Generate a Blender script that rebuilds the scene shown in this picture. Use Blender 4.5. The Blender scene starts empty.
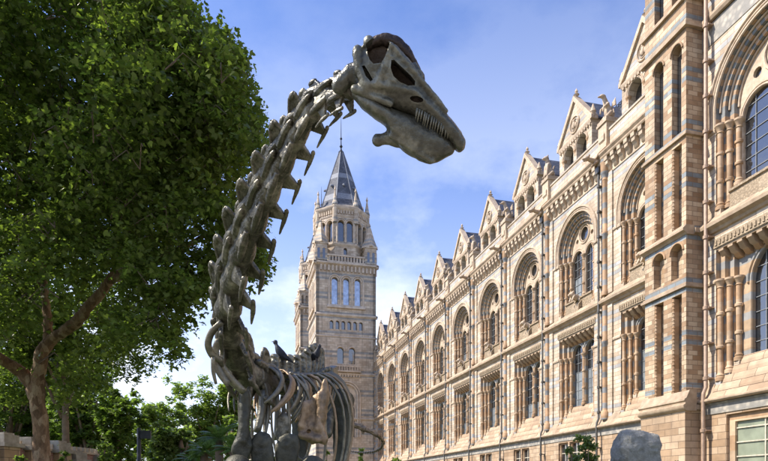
import bpy, bmesh, math, random
import numpy as np
from mathutils import Vector, Matrix
from mathutils.geometry import tessellate_polygon
random.seed(7); RNG = np.random.default_rng(11)
PI = math.pi
EYE = 1.6
TH = math.radians(14.0); FPX = 590.0; HY = 490.0; CX = 384.0     # focal length and horizon of a 768 px wide frame
R_ = Vector((math.cos(TH), -math.sin(TH), 0)); A_ = Vector((math.sin(TH), math.cos(TH), 0)); U_ = Vector((0, 0, 1))
CAM = Vector((0, 0, EYE))
def ray(px, py): return R_*((px-CX)/FPX) + U_*((HY-py)/FPX) + A_
def at(px, py, d): return CAM + ray(px, py)*d
def topx(p):
    q = p-CAM; d = q.dot(A_)
    return CX+FPX*q.dot(R_)/d, HY-FPX*q.z/d
def on_plane(px, py, c, n):
    r = ray(px, py); t = (c-CAM).dot(n)/r.dot(n)
    return CAM+r*t

scene = bpy.context.scene
COL = scene.collection
# ------------------------------------------------------------------ materials
def new_mat(name):
    m = bpy.data.materials.new(name); m.use_nodes = True
    nt = m.node_tree; b = nt.nodes['Principled BSDF']
    return m, nt, b
class NB:
    """tiny node builder"""
    def __init__(s, nt): s.nt = nt
    def n(s, t, **k):
        x = s.nt.nodes.new(t)
        for a, v in k.items(): setattr(x, a, v)
        return x
    def link(s, a, b): s.nt.links.new(a, b)
    def val(s, sock, v):
        if isinstance(v, (int, float, tuple, list)): sock.default_value = v
        else: s.link(v, sock)
    def math(s, op, a, b=None, c=None, clamp=False):
        x = s.n('ShaderNodeMath', operation=op); x.use_clamp = clamp
        s.val(x.inputs[0], a)
        if b is not None: s.val(x.inputs[1], b)
        if c is not None: s.val(x.inputs[2], c)
        return x.outputs[0]
    def mix(s, f, a, b, mode='MIX'):
        x = s.n('ShaderNodeMix', data_type='RGBA', blend_type=mode)
        s.val(x.inputs[0], f); s.val(x.inputs[6], a if not isinstance(a, tuple) else (*a, 1)[:4]); s.val(x.inputs[7], b if not isinstance(b, tuple) else (*b, 1)[:4])
        return x.outputs[2]
    def noise(s, vec, scale, detail=3, rough=.55):
        x = s.n('ShaderNodeTexNoise'); x.inputs['Scale'].default_value = scale
        x.inputs['Detail'].default_value = detail; x.inputs['Roughness'].default_value = rough
        if vec is not None: s.link(vec, x.inputs['Vector'])
        return x.outputs['Fac']
    def ramp(s, f, stops):
        x = s.n('ShaderNodeValToRGB'); r = x.color_ramp
        while len(r.elements) < len(stops): r.elements.new(.5)
        for e, (p, c) in zip(r.elements, stops):
            e.position = p; e.color = (*c, 1) if len(c) == 3 else c
        s.link(f, x.inputs[0]); return x.outputs[0]
    def bump(s, h, strength=.4, dist=.02):
        x = s.n('ShaderNodeBump'); x.inputs['Strength'].default_value = strength; x.inputs['Distance'].default_value = dist
        s.link(h, x.inputs['Height']); return x.outputs[0]
    def mrange(s, v, a, b, c=0., d=1.):
        x = s.n('ShaderNodeMapRange'); s.link(v, x.inputs[0])
        for i, q in enumerate((a, b, c, d)): x.inputs[i+1].default_value = q
        return x.outputs[0]
def masonry(name, c1, c2, mort, bw, bh, band=None, period=2.16, off=0., bandmix=1., rough=.75, bumps=.35, streak=.3):
    m, nt, b = new_mat(name); N = NB(nt)
    g = N.n('ShaderNodeNewGeometry')
    sp = N.n('ShaderNodeSeparateXYZ'); N.link(g.outputs['Position'], sp.inputs[0])
    sn = N.n('ShaderNodeSeparateXYZ'); N.link(g.outputs['True Normal'], sn.inputs[0])
    isx = N.math('GREATER_THAN', N.math('ABSOLUTE', sn.outputs[0]), .6)
    h = N.math('ADD', N.math('MULTIPLY', isx, sp.outputs[1]), N.math('MULTIPLY', N.math('SUBTRACT', 1., isx), sp.outputs[0]))
    z = N.math('ADD', sp.outputs[2], -EYE)
    cv = N.n('ShaderNodeCombineXYZ'); N.link(h, cv.inputs[0]); N.link(z, cv.inputs[1])
    br = N.n('ShaderNodeTexBrick'); N.link(cv.outputs[0], br.inputs['Vector'])
    br.inputs['Color1'].default_value = (0, 0, 0, 1); br.inputs['Color2'].default_value = (1, 1, 1, 1); br.inputs['Mortar'].default_value = (.5, .5, .5, 1)
    br.inputs['Scale'].default_value = 1; br.inputs['Mortar Size'].default_value = .013
    br.inputs['Brick Width'].default_value = bw; br.inputs['Row Height'].default_value = bh; br.inputs['Bias'].default_value = 0
    tone = br.outputs['Color']; mfac = br.outputs['Fac']
    col = N.mix(tone, c1, c2)
    if band:
        fr = N.math('FRACT', N.math('DIVIDE', N.math('ADD', z, off+100*period), period))
        k = bh/period
        b1 = N.math('LESS_THAN', fr, k); 
        b2 = N.math('MULTIPLY', N.math('GREATER_THAN', fr, 2*k), N.math('LESS_THAN', fr, 3*k))
        bb = N.math('MULTIPLY', N.math('ADD', b1, b2), bandmix)
        bc = N.mix(tone, tuple(x*.8 for x in band), tuple(x*1.2 for x in band))
        col = N.mix(bb, col, bc)
    col = N.mix(mfac, col, mort)
    big = N.noise(g.outputs['Position'], .55, 4); mid = N.noise(g.outputs['Position'], 3.1, 4)
    col = N.mix(1., col, N.ramp(big, [(.3, (.80, .79, .78)), (.65, (1.1, 1.08, 1.05))]), 'MULTIPLY')
    col = N.mix(1., col, N.ramp(mid, [(.3, (.86, .85, .83)), (.7, (1.08, 1.08, 1.08))]), 'MULTIPLY')
    # soot streaks washed down the face
    mp = N.n('ShaderNodeMapping'); mp.inputs['Scale'].default_value = (2.2, 2.2, .16); N.link(g.outputs['Position'], mp.inputs[0])
    st = N.noise(mp.outputs[0], 1., 4)
    col = N.mix(N.math('MULTIPLY', N.mrange(st, .52, .75), streak), col, (.13, .10, .075))
    N.link(col, b.inputs['Base Color']); b.inputs['Roughness'].default_value = rough
    N.link(N.bump(N.math('SUBTRACT', N.math('MULTIPLY', mid, .3), mfac), bumps, .02), b.inputs['Normal'])
    return m
def terracotta(name, c1, c2, scale=4., rough=.7, carve=0.):
    m, nt, b = new_mat(name); N = NB(nt)
    g = N.n('ShaderNodeNewGeometry')
    a = N.noise(g.outputs['Position'], scale, 5); f = N.noise(g.outputs['Position'], 1.1, 3)
    col = N.mix(N.mrange(a, .3, .7), c1, c2)
    col = N.mix(1., col, N.ramp(f, [(.32, (.76, .74, .72)), (.66, (1.1, 1.08, 1.06))]), 'MULTIPLY')
    N.link(col, b.inputs['Base Color']); b.inputs['Roughness'].default_value = rough
    hh = a
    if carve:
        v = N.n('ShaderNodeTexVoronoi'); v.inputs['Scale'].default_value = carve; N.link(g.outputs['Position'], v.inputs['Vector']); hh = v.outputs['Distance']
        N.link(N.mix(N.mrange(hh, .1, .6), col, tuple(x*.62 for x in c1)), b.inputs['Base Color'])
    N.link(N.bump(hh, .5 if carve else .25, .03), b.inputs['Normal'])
    return m
def zstripes(name, c1, c2, period, frac=.42, rough=.7):
    m, nt, b = new_mat(name); N = NB(nt)
    g = N.n('ShaderNodeNewGeometry'); sp = N.n('ShaderNodeSeparateXYZ'); N.link(g.outputs['Position'], sp.inputs[0])
    fr = N.math('FRACT', N.math('DIVIDE', sp.outputs[2], period))
    k = N.math('LESS_THAN', fr, frac)
    a = N.noise(g.outputs['Position'], 3.2, 4); w = N.n('ShaderNodeTexWhiteNoise', noise_dimensions='1D')
    N.link(N.math('FLOOR', N.math('DIVIDE', sp.outputs[2], period*.5)), w.inputs['W'])
    col = N.mix(k, c1, c2)
    col = N.mix(1., col, N.ramp(w.outputs['Value'], [(0, (.8, .8, .8)), (1, (1.15, 1.12, 1.1))]), 'MULTIPLY')
    col = N.mix(1., col, N.ramp(a, [(.3, (.75, .74, .73)), (.7, (1.12, 1.1, 1.08))]), 'MULTIPLY')
    N.link(col, b.inputs['Base Color']); b.inputs['Roughness'].default_value = rough
    N.link(N.bump(a, .2, .02), b.inputs['Normal'])
    return m
def voussoir(name, zc, n, c1, c2):
    m, nt, b = new_mat(name); N = NB(nt)
    tc = N.n('ShaderNodeTexCoord'); sp = N.n('ShaderNodeSeparateXYZ'); N.link(tc.outputs['Object'], sp.inputs[0])
    zz = N.math('SUBTRACT', sp.outputs[2], zc)
    ang = N.math('ARCTAN2', zz, sp.outputs[1])
    row = N.math('DIVIDE', sp.outputs[2], .3)
    t = N.mix(N.math('GREATER_THAN', zz, 0.), (0, 0, 0), (1, 1, 1))
    v = N.math('ADD', N.math('MULTIPLY', N.math('GREATER_THAN', zz, 0.), N.math('MULTIPLY', ang, n/PI)), N.math('MULTIPLY', N.math('LESS_THAN', zz, 0.), row))
    k = N.math('LESS_THAN', N.math('FRACT', N.math('MULTIPLY', v, .5)), .5)
    g = N.n('ShaderNodeNewGeometry'); a = N.noise(g.outputs['Position'], 3.5, 4)
    w = N.n('ShaderNodeTexWhiteNoise', noise_dimensions='1D'); N.link(N.math('FLOOR', v), w.inputs['W'])
    col = N.mix(k, c1, c2)
    col = N.mix(1., col, N.ramp(w.outputs['Value'], [(0, (.82, .82, .82)), (1, (1.14, 1.12, 1.1))]), 'MULTIPLY')
    col = N.mix(1., col, N.ramp(a, [(.3, (.78, .77, .76)), (.7, (1.12, 1.1, 1.08))]), 'MULTIPLY')
    N.link(col, b.inputs['Base Color']); b.inputs['Roughness'].default_value = .72
    fr = N.math('FRACT', v)
    N.link(N.bump(N.math('LESS_THAN', fr, .07), -.3, .02) if False else N.bump(N.math('GREATER_THAN', fr, .08), .35, .015), b.inputs['Normal'])
    return m
def simple(name, c, rough=.6, metal=0., var=.25, scale=6., spec=.5, bump=.15):
    m, nt, b = new_mat(name); N = NB(nt)
    g = N.n('ShaderNodeNewGeometry'); a = N.noise(g.outputs['Position'], scale, 4)
    col = N.mix(N.mrange(a, .3, .7), tuple(x*(1-var) for x in c), tuple(min(1, x*(1+var)) for x in c))
    N.link(col, b.inputs['Base Color']); b.inputs['Roughness'].default_value = rough; b.inputs['Metallic'].default_value = metal
    b.inputs['Specular IOR Level'].default_value = spec
    if bump: N.link(N.bump(a, bump, .02), b.inputs['Normal'])
    return m
def bronze(name, dark, mid, hi, rough=.42):
    m, nt, b = new_mat(name); N = NB(nt)
    g = N.n('ShaderNodeNewGeometry'); P = g.outputs['Position']
    a = N.noise(P, 4.5, 6, .65); f = N.noise(P, 19., 5, .6); c = N.noise(P, 60., 3)
    col = N.ramp(N.math('ADD', N.math('MULTIPLY', a, .72), N.math('MULTIPLY', f, .28)), [(.37, dark), (.5, mid), (.62, hi)])
    pt = N.mrange(g.outputs['Pointiness'], .47, .56)          # worn edges of the cast
    col = N.mix(N.math('MULTIPLY', pt, .38), col, tuple(min(1, x*1.4) for x in hi))
    N.link(col, b.inputs['Base Color'])
    b.inputs['Metallic'].default_value = .45
    N.link(N.mrange(a, .3, .7, rough-.08, rough+.2), b.inputs['Roughness'])
    N.link(N.bump(N.math('ADD', N.math('MULTIPLY', f, .8), N.math('MULTIPLY', c, .35)), .55, .02), b.inputs['Normal'])
    return m
def bark(name, a, b_, c):
    m, nt, b = new_mat(name); N = NB(nt); g = N.n('ShaderNodeNewGeometry')
    mp_ = N.n('ShaderNodeMapping'); mp_.inputs['Scale'].default_value = (1,1,.45); N.link(g.outputs['Position'], mp_.inputs[0])
    v = N.n('ShaderNodeTexVoronoi'); v.inputs['Scale'].default_value = 9.; N.link(mp_.outputs[0], v.inputs['Vector'])
    n1 = N.noise(mp_.outputs[0], 4., 5, .7); n2 = N.noise(mp_.outputs[0], 24., 4)
    sv = N.n('ShaderNodeSeparateColor'); N.link(v.outputs['Color'], sv.inputs[0])
    f = N.math('ADD', N.math('MULTIPLY', n1, .7), N.math('MULTIPLY', sv.outputs[0], .3))
    col = N.ramp(f, [(.32, a), (.52, b_), (.68, c)])
    col = N.mix(N.mrange(n2, .5, .75, 0., .5), col, tuple(x*.4 for x in a))
    N.link(col, b.inputs['Base Color']); b.inputs['Roughness'].default_value = .9
    N.link(N.bump(N.math('ADD', n2, N.math('MULTIPLY', f, 1.5)), .7, .03), b.inputs['Normal'])
    return m
def leafmat(name, c1, c2, trans=.45, rough=.36):
    m, nt, b = new_mat(name); N = NB(nt)
    g = N.n('ShaderNodeNewGeometry'); a = N.noise(g.outputs['Position'], .45, 3)
    f = N.math('ADD', N.math('MULTIPLY', g.outputs['Random Per Island'], .65), N.math('MULTIPLY', a, .35))
    col = N.ramp(f, [(.12, c1), (.62, c2), (.95, tuple(min(1, x*1.5) for x in c2))])
    N.link(col, b.inputs['Base Color']); b.inputs['Roughness'].default_value = rough
    b.inputs['Specular IOR Level'].default_value = .35
    tr = N.n('ShaderNodeBsdfTranslucent'); N.link(N.mix(1., col, (1.3, 1.6, .6), 'MULTIPLY'), tr.inputs[0])
    mx = N.n('ShaderNodeMixShader'); mx.inputs[0].default_value = trans
    N.link(b.outputs[0], mx.inputs[1]); N.link(tr.outputs[0], mx.inputs[2])
    out = nt.nodes['Material Output']; N.link(mx.outputs[0], out.inputs[0])
    return m
def glassmat(name, c, rough=.06, spec=.8):
    m, nt, b = new_mat(name); N = NB(nt)
    g = N.n('ShaderNodeNewGeometry'); a = N.noise(g.outputs['Position'], 2.2, 2)
    N.link(N.mix(a, tuple(x*.6 for x in c), tuple(x*1.4 for x in c)), b.inputs['Base Color'])
    b.inputs['Roughness'].default_value = rough; b.inputs['Specular IOR Level'].default_value = spec; b.inputs['IOR'].default_value = 1.9
    N.link(N.bump(N.noise(g.outputs['Position'], 2.3, 2), .25, .03), b.inputs['Normal'])
    return m

BUFF = (.60, .475, .325); BUFF2 = (.68, .57, .42); BLUE = (.30, .335, .37); OCH = (.42, .235, .115)
M = {}
M['wall'] = masonry('facade_masonry', (.47, .37, .26), (.66, .575, .455), (.30, .235, .165), .72, .235, (.36, .385, .40), 2.82, 1.2, .85, streak=.3)
M['turret'] = masonry('turret_masonry', (.31, .19, .10), (.62, .50, .345), (.24, .175, .11), .52, .215, (.23, .27, .29), 2.35, .55, 1., streak=.35)
M['base'] = masonry('basement_masonry', (.36, .245, .145), (.54, .415, .285), (.17, .12, .075), .85, .31, None, streak=.3)
M['trim'] = terracotta('buff_terracotta', (.44, .335, .225), (.60, .50, .375), 6.)
M['ledge'] = terracotta('weathered_terracotta_ledge', (.33, .24, .155), (.49, .39, .27), 3.)
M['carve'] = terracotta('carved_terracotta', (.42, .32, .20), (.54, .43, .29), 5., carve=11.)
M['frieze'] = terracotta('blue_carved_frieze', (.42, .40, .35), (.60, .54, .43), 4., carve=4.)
M['sill'] = masonry('sloped_sill_courses', (.38, .265, .165), (.52, .405, .28), (.13, .085, .05), 1.15, .355, None, streak=.3)
M['column'] = zstripes('brown_column_terracotta', (.40, .265, .15), (.52, .385, .25), 1.3, .5)
M['shaft'] = zstripes('striped_pier_shaft', (.44, .29, .165), (.26, .275, .28), .94, .36)
M['vous'] = voussoir('striped_voussoirs', 16.35, 34, (.42, .295, .185), (.19, .205, .205))
M['vous2'] = voussoir('striped_voussoirs_wide', 16.45, 38, (.42, .295, .185), (.19, .205, .205))
M['vlow'] = zstripes('striped_jamb', (.46, .335, .21), (.33, .335, .32), .8, .4)
M['slate'] = masonry('roof_slate', (.055, .06, .07), (.11, .115, .13), (.03, .03, .035), .3, .2, None, rough=.5, streak=.2)
M['iron'] = simple('dark_ironwork', (.03, .035, .04), .5, .3)
M['pipe'] = simple('painted_cast_iron_pipe', (.10, .095, .08), .45, .1, .3)
M['pipe_buff'] = simple('buff_painted_pipe', (.36, .25, .17), .5, 0., .2)
M['glass'] = glassmat('dark_window_glass', (.02, .024, .028), .05, 1.)
M['blind'] = simple('pale_green_blind', (.24,.27,.19), .35, 0., .25, 1.5, .8, .05)
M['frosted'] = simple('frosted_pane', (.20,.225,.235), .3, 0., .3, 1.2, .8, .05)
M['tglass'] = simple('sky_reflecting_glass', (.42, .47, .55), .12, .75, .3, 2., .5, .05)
M['lead'] = simple('window_glazing_bars', (.20, .21, .21), .5)
M['sash'] = simple('cream_window_frame', (.55, .5, .38), .5)
M['tower'] = masonry('tower_masonry', (.50, .395, .28), (.70, .595, .455), (.37, .295, .215), .8, .36, (.30, .31, .30), 3.1, .4, .9, streak=.45)
M['ttrim'] = terracotta('tower_trim', (.55, .445, .325), (.68, .58, .45), 2.)
M['spire'] = masonry('spire_slate', (.085, .095, .115), (.15, .16, .185), (.05, .055, .065), .5, .3, None, rough=.8, streak=.15)
M['lead_band'] = simple('pale_slate_band', (.24, .255, .28), .75)
M['bronze'] = bronze('patinated_bronze', (.009, .009, .006), (.050, .046, .032), (.27, .25, .185), .32)
M['skull'] = bronze('skull_bronze', (.012, .012, .009), (.064, .063, .044), (.25, .245, .185), .34)
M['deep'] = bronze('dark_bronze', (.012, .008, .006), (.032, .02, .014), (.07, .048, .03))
M['rust'] = bronze('rusty_bronze', (.05, .036, .02), (.19, .13, .074), (.40, .29, .18), .42)
M['bone'] = bronze('grey_bronze', (.02, .02, .014), (.045, .045, .032), (.09, .088, .062), .5)
M['leafA'] = leafmat('plane_tree_leaves', (.07, .095, .028), (.16, .195, .052), .55)
M['leafB'] = leafmat('far_tree_leaves', (.12, .16, .05), (.22, .27, .085), .5)
M['leafC'] = leafmat('dark_tree_leaves', (.07, .10, .028), (.16, .21, .058), .5)
M['leafD'] = leafmat('shrub_leaves', (.09, .13, .045), (.20, .25, .09), .4)
M['leafE'] = leafmat('palm_leaves', (.06, .11, .03), (.13, .2, .06), .35)
M['bark'] = bark('plane_bark', (.13, .075, .04), (.27, .165, .095), (.42, .31, .2))
M['bark2'] = terracotta('grey_brown_bark', (.13, .095, .065), (.22, .16, .11), 3., .9)
M['stone'] = terracotta('grey_boulder', (.27, .27, .23), (.58, .57, .5), 8., .9)
_nt = M['stone'].node_tree; _b = _nt.nodes['Bump']; _b.inputs['Strength'].default_value = 1.; _b.inputs['Distance'].default_value = .12
for _n in _nt.nodes:
    if _n.type == 'TEX_NOISE': _n.inputs['Detail'].default_value = 10; _n.inputs['Roughness'].default_value = .72
M['redbrick'] = masonry('red_brick', (.32, .12, .085), (.42, .19, .14), (.38, .30, .25), .24, .08, None, streak=.15)
M['capst'] = terracotta('grey_cap_stone', (.26, .235, .19), (.42, .39, .33), 5.)
M['pigeon'] = simple('dark_pigeon_feathers', (.028, .03, .036), .6, 0, .4, 18., .3, .3)
M['horn'] = simple('pale_horn', (.12, .09, .08), .5)

# ------------------------------------------------------------------ mesh helpers
class MB:
    def __init__(s): s.v = []; s.f = []
    def add(s, vs, fs):
        o = len(s.v); s.v += [tuple(p) for p in vs]; s.f += [tuple(i+o for i in f) for f in fs]
        return s
    def box(s, x0, x1, y0, y1, z0, z1):
        return s.add([(x0,y0,z0),(x1,y0,z0),(x1,y1,z0),(x0,y1,z0),(x0,y0,z1),(x1,y0,z1),(x1,y1,z1),(x0,y1,z1)],
                     [(0,3,2,1),(4,5,6,7),(0,1,5,4),(1,2,6,5),(2,3,7,6),(3,0,4,7)])
    def prism_u(s, prof, u0, u1):
        """profile [(w,z)] run along u (= local y), closed"""
        n = len(prof); vs = [(w,u0,z) for w,z in prof]+[(w,u1,z) for w,z in prof]
        fs = [(i,(i+1)%n,n+(i+1)%n,n+i) for i in range(n)]+[tuple(range(n))[::-1], tuple(range(n,2*n))]
        return s.add(vs, fs)
    def plate(s, outer, holes, w0, w1, back=False):
        """flat panel in the (u,z) plane at depth w0 with holes; reveals run to w1"""
        loops = [outer]+holes
        tri = tessellate_polygon([[Vector((a,b,0)) for a,b in l] for l in loops])
        pts = [p for l in loops for p in l]; n = len(pts)
        vs = [(w0,a,b) for a,b in pts]+[(w1,a,b) for a,b in pts]
        fs = [tuple(t) for t in tri]
        if back: fs += [tuple(i+n for i in t[::-1]) for t in tri]
        o = 0
        for l in loops:
            k = len(l)
            for i in range(k): j = (i+1)%k; fs.append((o+i,o+j,n+o+j,n+o+i))
            o += k
        return s.add(vs, fs)
    def ring(s, a, b, w):
        n = len(a)
        return s.add([(w,*p) for p in a]+[(w,*p) for p in b], [(i,i+1,n+i+1,n+i) for i in range(n-1)])
    def reveal(s, a, w0, w1):
        n = len(a)
        return s.add([(w0,*p) for p in a]+[(w1,*p) for p in a], [(i,i+1,n+i+1,n+i) for i in range(n-1)])
    def tube(s, pts, rad, seg=8, cap=True, flat=None):
        pts = [Vector(p) for p in pts]; n = len(pts)
        if not hasattr(rad, '__len__'): rad = [rad]*n
        t0 = (pts[1]-pts[0]).normalized()
        ref = Vector((0,0,1)) if abs(t0.z) < .9 else Vector((1,0,0))
        nrm = t0.cross(ref).normalized(); vs = []; fs = []
        for i in range(n):
            t = (pts[min(i+1,n-1)]-pts[max(i-1,0)]).normalized()
            nrm = (nrm-t*nrm.dot(t)).normalized(); bn = t.cross(nrm)
            for k in range(seg):
                a = 2*PI*k/seg
                vs.append(pts[i]+(nrm*math.cos(a)+bn*math.sin(a)*(flat or 1))*rad[i])
        for i in range(n-1):
            for k in range(seg):
                l = (k+1)%seg; fs.append((i*seg+k,i*seg+l,(i+1)*seg+l,(i+1)*seg+k))
        if cap: fs += [tuple(range(seg))[::-1], tuple(range((n-1)*seg,n*seg))]
        return s.add(vs, fs)
    def lathe(s, prof, cx=0, cy=0, seg=12, cap=True):
        n = len(prof); vs = [(cx+r*math.cos(2*PI*k/seg),cy+r*math.sin(2*PI*k/seg),z) for r,z in prof for k in range(seg)]
        fs = [(i*seg+k,i*seg+(k+1)%seg,(i+1)*seg+(k+1)%seg,(i+1)*seg+k) for i in range(n-1) for k in range(seg)]
        if cap: fs += [tuple(range(seg))[::-1], tuple(range((n-1)*seg,n*seg))]
        return s.add(vs, fs)
    def ball(s, c, r, rot=None, seg=14, rings=9):
        if not hasattr(r, '__len__'): r = (r,r,r)
        c = Vector(c); vs = []; fs = []
        for i in range(rings+1):
            p = PI*i/rings
            for k in range(seg):
                a = 2*PI*k/seg
                q = Vector((r[0]*math.sin(p)*math.cos(a), r[1]*math.sin(p)*math.sin(a), r[2]*math.cos(p)))
                vs.append(c+(rot@q if rot else q))
        for i in range(rings):
            for k in range(seg):
                l = (k+1)%seg; fs.append((i*seg+k,(i+1)*seg+k,(i+1)*seg+l,i*seg+l))
        return s.add(vs, fs)
    def cone(s, p0, p1, r0, r1, seg=10):
        s.tube([p0,p1],[r0,r1],seg); s.ball(p0, r0, seg=10, rings=6); s.ball(p1, r1, seg=10, rings=6); return s
    def loft(s, secs):
        """secs: lists of equal-length rings of points, capped"""
        n = len(secs[0]); vs = [p for r in secs for p in r]; fs = []
        for i in range(len(secs)-1):
            for k in range(n):
                l = (k+1)%n; fs.append((i*n+k,i*n+l,(i+1)*n+l,(i+1)*n+k))
        fs += [tuple(range(n))[::-1], tuple(range((len(secs)-1)*n, len(secs)*n))]
        return s.add(vs, fs)
    def mesh(s, name, mat=None, smooth=False, fix=True, mats=None):
        me = bpy.data.meshes.new(name); me.from_pydata(s.v, [], s.f)
        if fix:
            bm = bmesh.new(); bm.from_mesh(me); bmesh.ops.remove_doubles(bm, verts=bm.verts, dist=1e-5)
            bmesh.ops.recalc_face_normals(bm, faces=bm.faces); bm.to_mesh(me); bm.free()
        if mat: me.materials.append(M[mat])
        if smooth:
            me.polygons.foreach_set('use_smooth', [True]*len(me.polygons))
            if smooth is not True: me.set_sharp_from_angle(angle=math.radians(smooth))
        me.update(); return me
def voxel(mb, size, smooth=3, name='sculpt', mat=None, shade=True, cut=None, rough=()):
    """fuse overlapping shapes into one continuous skin"""
    me = mb.mesh(name, None, fix=False)
    bm = bmesh.new(); bm.from_mesh(me); bmesh.ops.recalc_face_normals(bm, faces=bm.faces); bm.to_mesh(me); bm.free()
    o = bpy.data.objects.new(name, me); COL.objects.link(o)
    r = o.modifiers.new('r', 'REMESH'); r.mode = 'VOXEL'; r.voxel_size = size
    if smooth:
        q = o.modifiers.new('s', 'SMOOTH'); q.factor = .5; q.iterations = smooth
    for amp, sz in rough:                                   # uneven cast or hewn surface
        tx = bpy.data.textures.new('cast', 'CLOUDS'); tx.noise_scale = sz; tx.noise_depth = 3
        dm = o.modifiers.new('d', 'DISPLACE'); dm.texture = tx; dm.strength = amp; dm.mid_level = .5; dm.texture_coords = 'LOCAL'
    tmp = []
    if cut:
        for cm in cut:
            c = bpy.data.objects.new('cutter', cm); COL.objects.link(c); tmp.append(c)
            b = o.modifiers.new('b', 'BOOLEAN'); b.operation = 'DIFFERENCE'; b.solver = 'EXACT'; b.object = c
    dg = bpy.context.evaluated_depsgraph_get(); dg.update()
    out = bpy.data.meshes.new_from_object(o.evaluated_get(dg))
    for c in tmp: bpy.data.objects.remove(c)
    bpy.data.objects.remove(o)
    out.name = name; out.materials.clear()
    if mat: out.materials.append(M[mat])
    if shade:
        out.polygons.foreach_set('use_smooth', [True]*len(out.polygons))
        if cut: out.set_sharp_from_angle(angle=math.radians(50))
    return out
# ------------------------------------------------------------------ object helpers
def tag(o, label=None, cat=None, group=None, kind=None):
    if label: o['label'] = label
    if cat: o['category'] = cat
    if group: o['group'] = group
    if kind: o['kind'] = kind
    return o
def empty(name, loc, label, cat, group=None):
    o = bpy.data.objects.new(name, None); COL.objects.link(o); o.location = loc; o.empty_display_size = .3
    return tag(o, label, cat, group)
def wpos(o):
    p = Vector(o.location)
    while o.parent: o = o.parent; p += Vector(o.location)
    return p
def obj(name, me, parent=None, loc=None, mtx=None):
    """link a mesh as one object; loc / mtx are world placements"""
    o = bpy.data.objects.new(name, me); COL.objects.link(o)
    base = Vector((0,0,0))
    if parent: o.parent = parent; base = wpos(parent)
    if mtx is not None: o.matrix_basis = Matrix.Translation(-base) @ mtx
    else: o.location = (Vector(loc) if loc is not None else Vector((0,0,0))) - base
    return o
def copy_tree(o, parent=None):
    c = o.copy(); COL.objects.link(c); c.parent = parent
    for ch in [x for x in COL.objects if x.parent == o]: copy_tree(ch, c)
    return c
def arc(cu, zs, r, a0=PI, a1=0., n=20): return [(cu+r*math.cos(a0+(a1-a0)*i/n), zs+r*math.sin(a0+(a1-a0)*i/n)) for i in range(n+1)]
def prof(a, zb, zs, n=20, cu=0.): return [(cu-a,zb)]+arc(cu,zs,a,n=n)+[(cu+a,zb)]
def rect(u0, u1, z0, z1): return [(u0,z0),(u0,z1),(u1,z1),(u1,z0)]
SKY_TINT = (.74, .80, 1.06); CLOUD = (5.9, 6.15, 6.7)
# ================================================================== the museum wing
MUS = empty('museum_building', (22, 58, 0), 'long buff terracotta museum wing with striped round arches and a row of gabled dormers', 'museum')
XF = 22.0; BW = 6.895; C0 = 35.2
def mp(name, me, x, y, parent=None, z=0.): return obj(name, me, parent or MUS, (x, y, EYE+z))

def column_mesh(z0, z1, r=.095, name='column', sub=2):
    m = MB(); h = z1-z0
    p = [(r*1.75,z0-.02),(r*1.75,z0+.12),(r*1.25,z0+.17),(r*1.45,z0+.23),(r*1.05,z0+.30),(r,z0+.34)]
    for k in range(1, sub+1):
        zz = z0+h*k/(sub+1)
        p += [(r,zz-.09),(r*1.4,zz-.05),(r*1.4,zz+.05),(r,zz+.09)]
    p += [(r,z1-.34),(r*1.3,z1-.31),(r*1.05,z1-.27),(r*1.25,z1-.18),(r*1.85,z1-.06),(r*2.,z1-.04),(r*2.,z1+.04)]
    m.lathe(p, 0, 0, 12)
    return m.mesh(name, 'column', 40)

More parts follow.
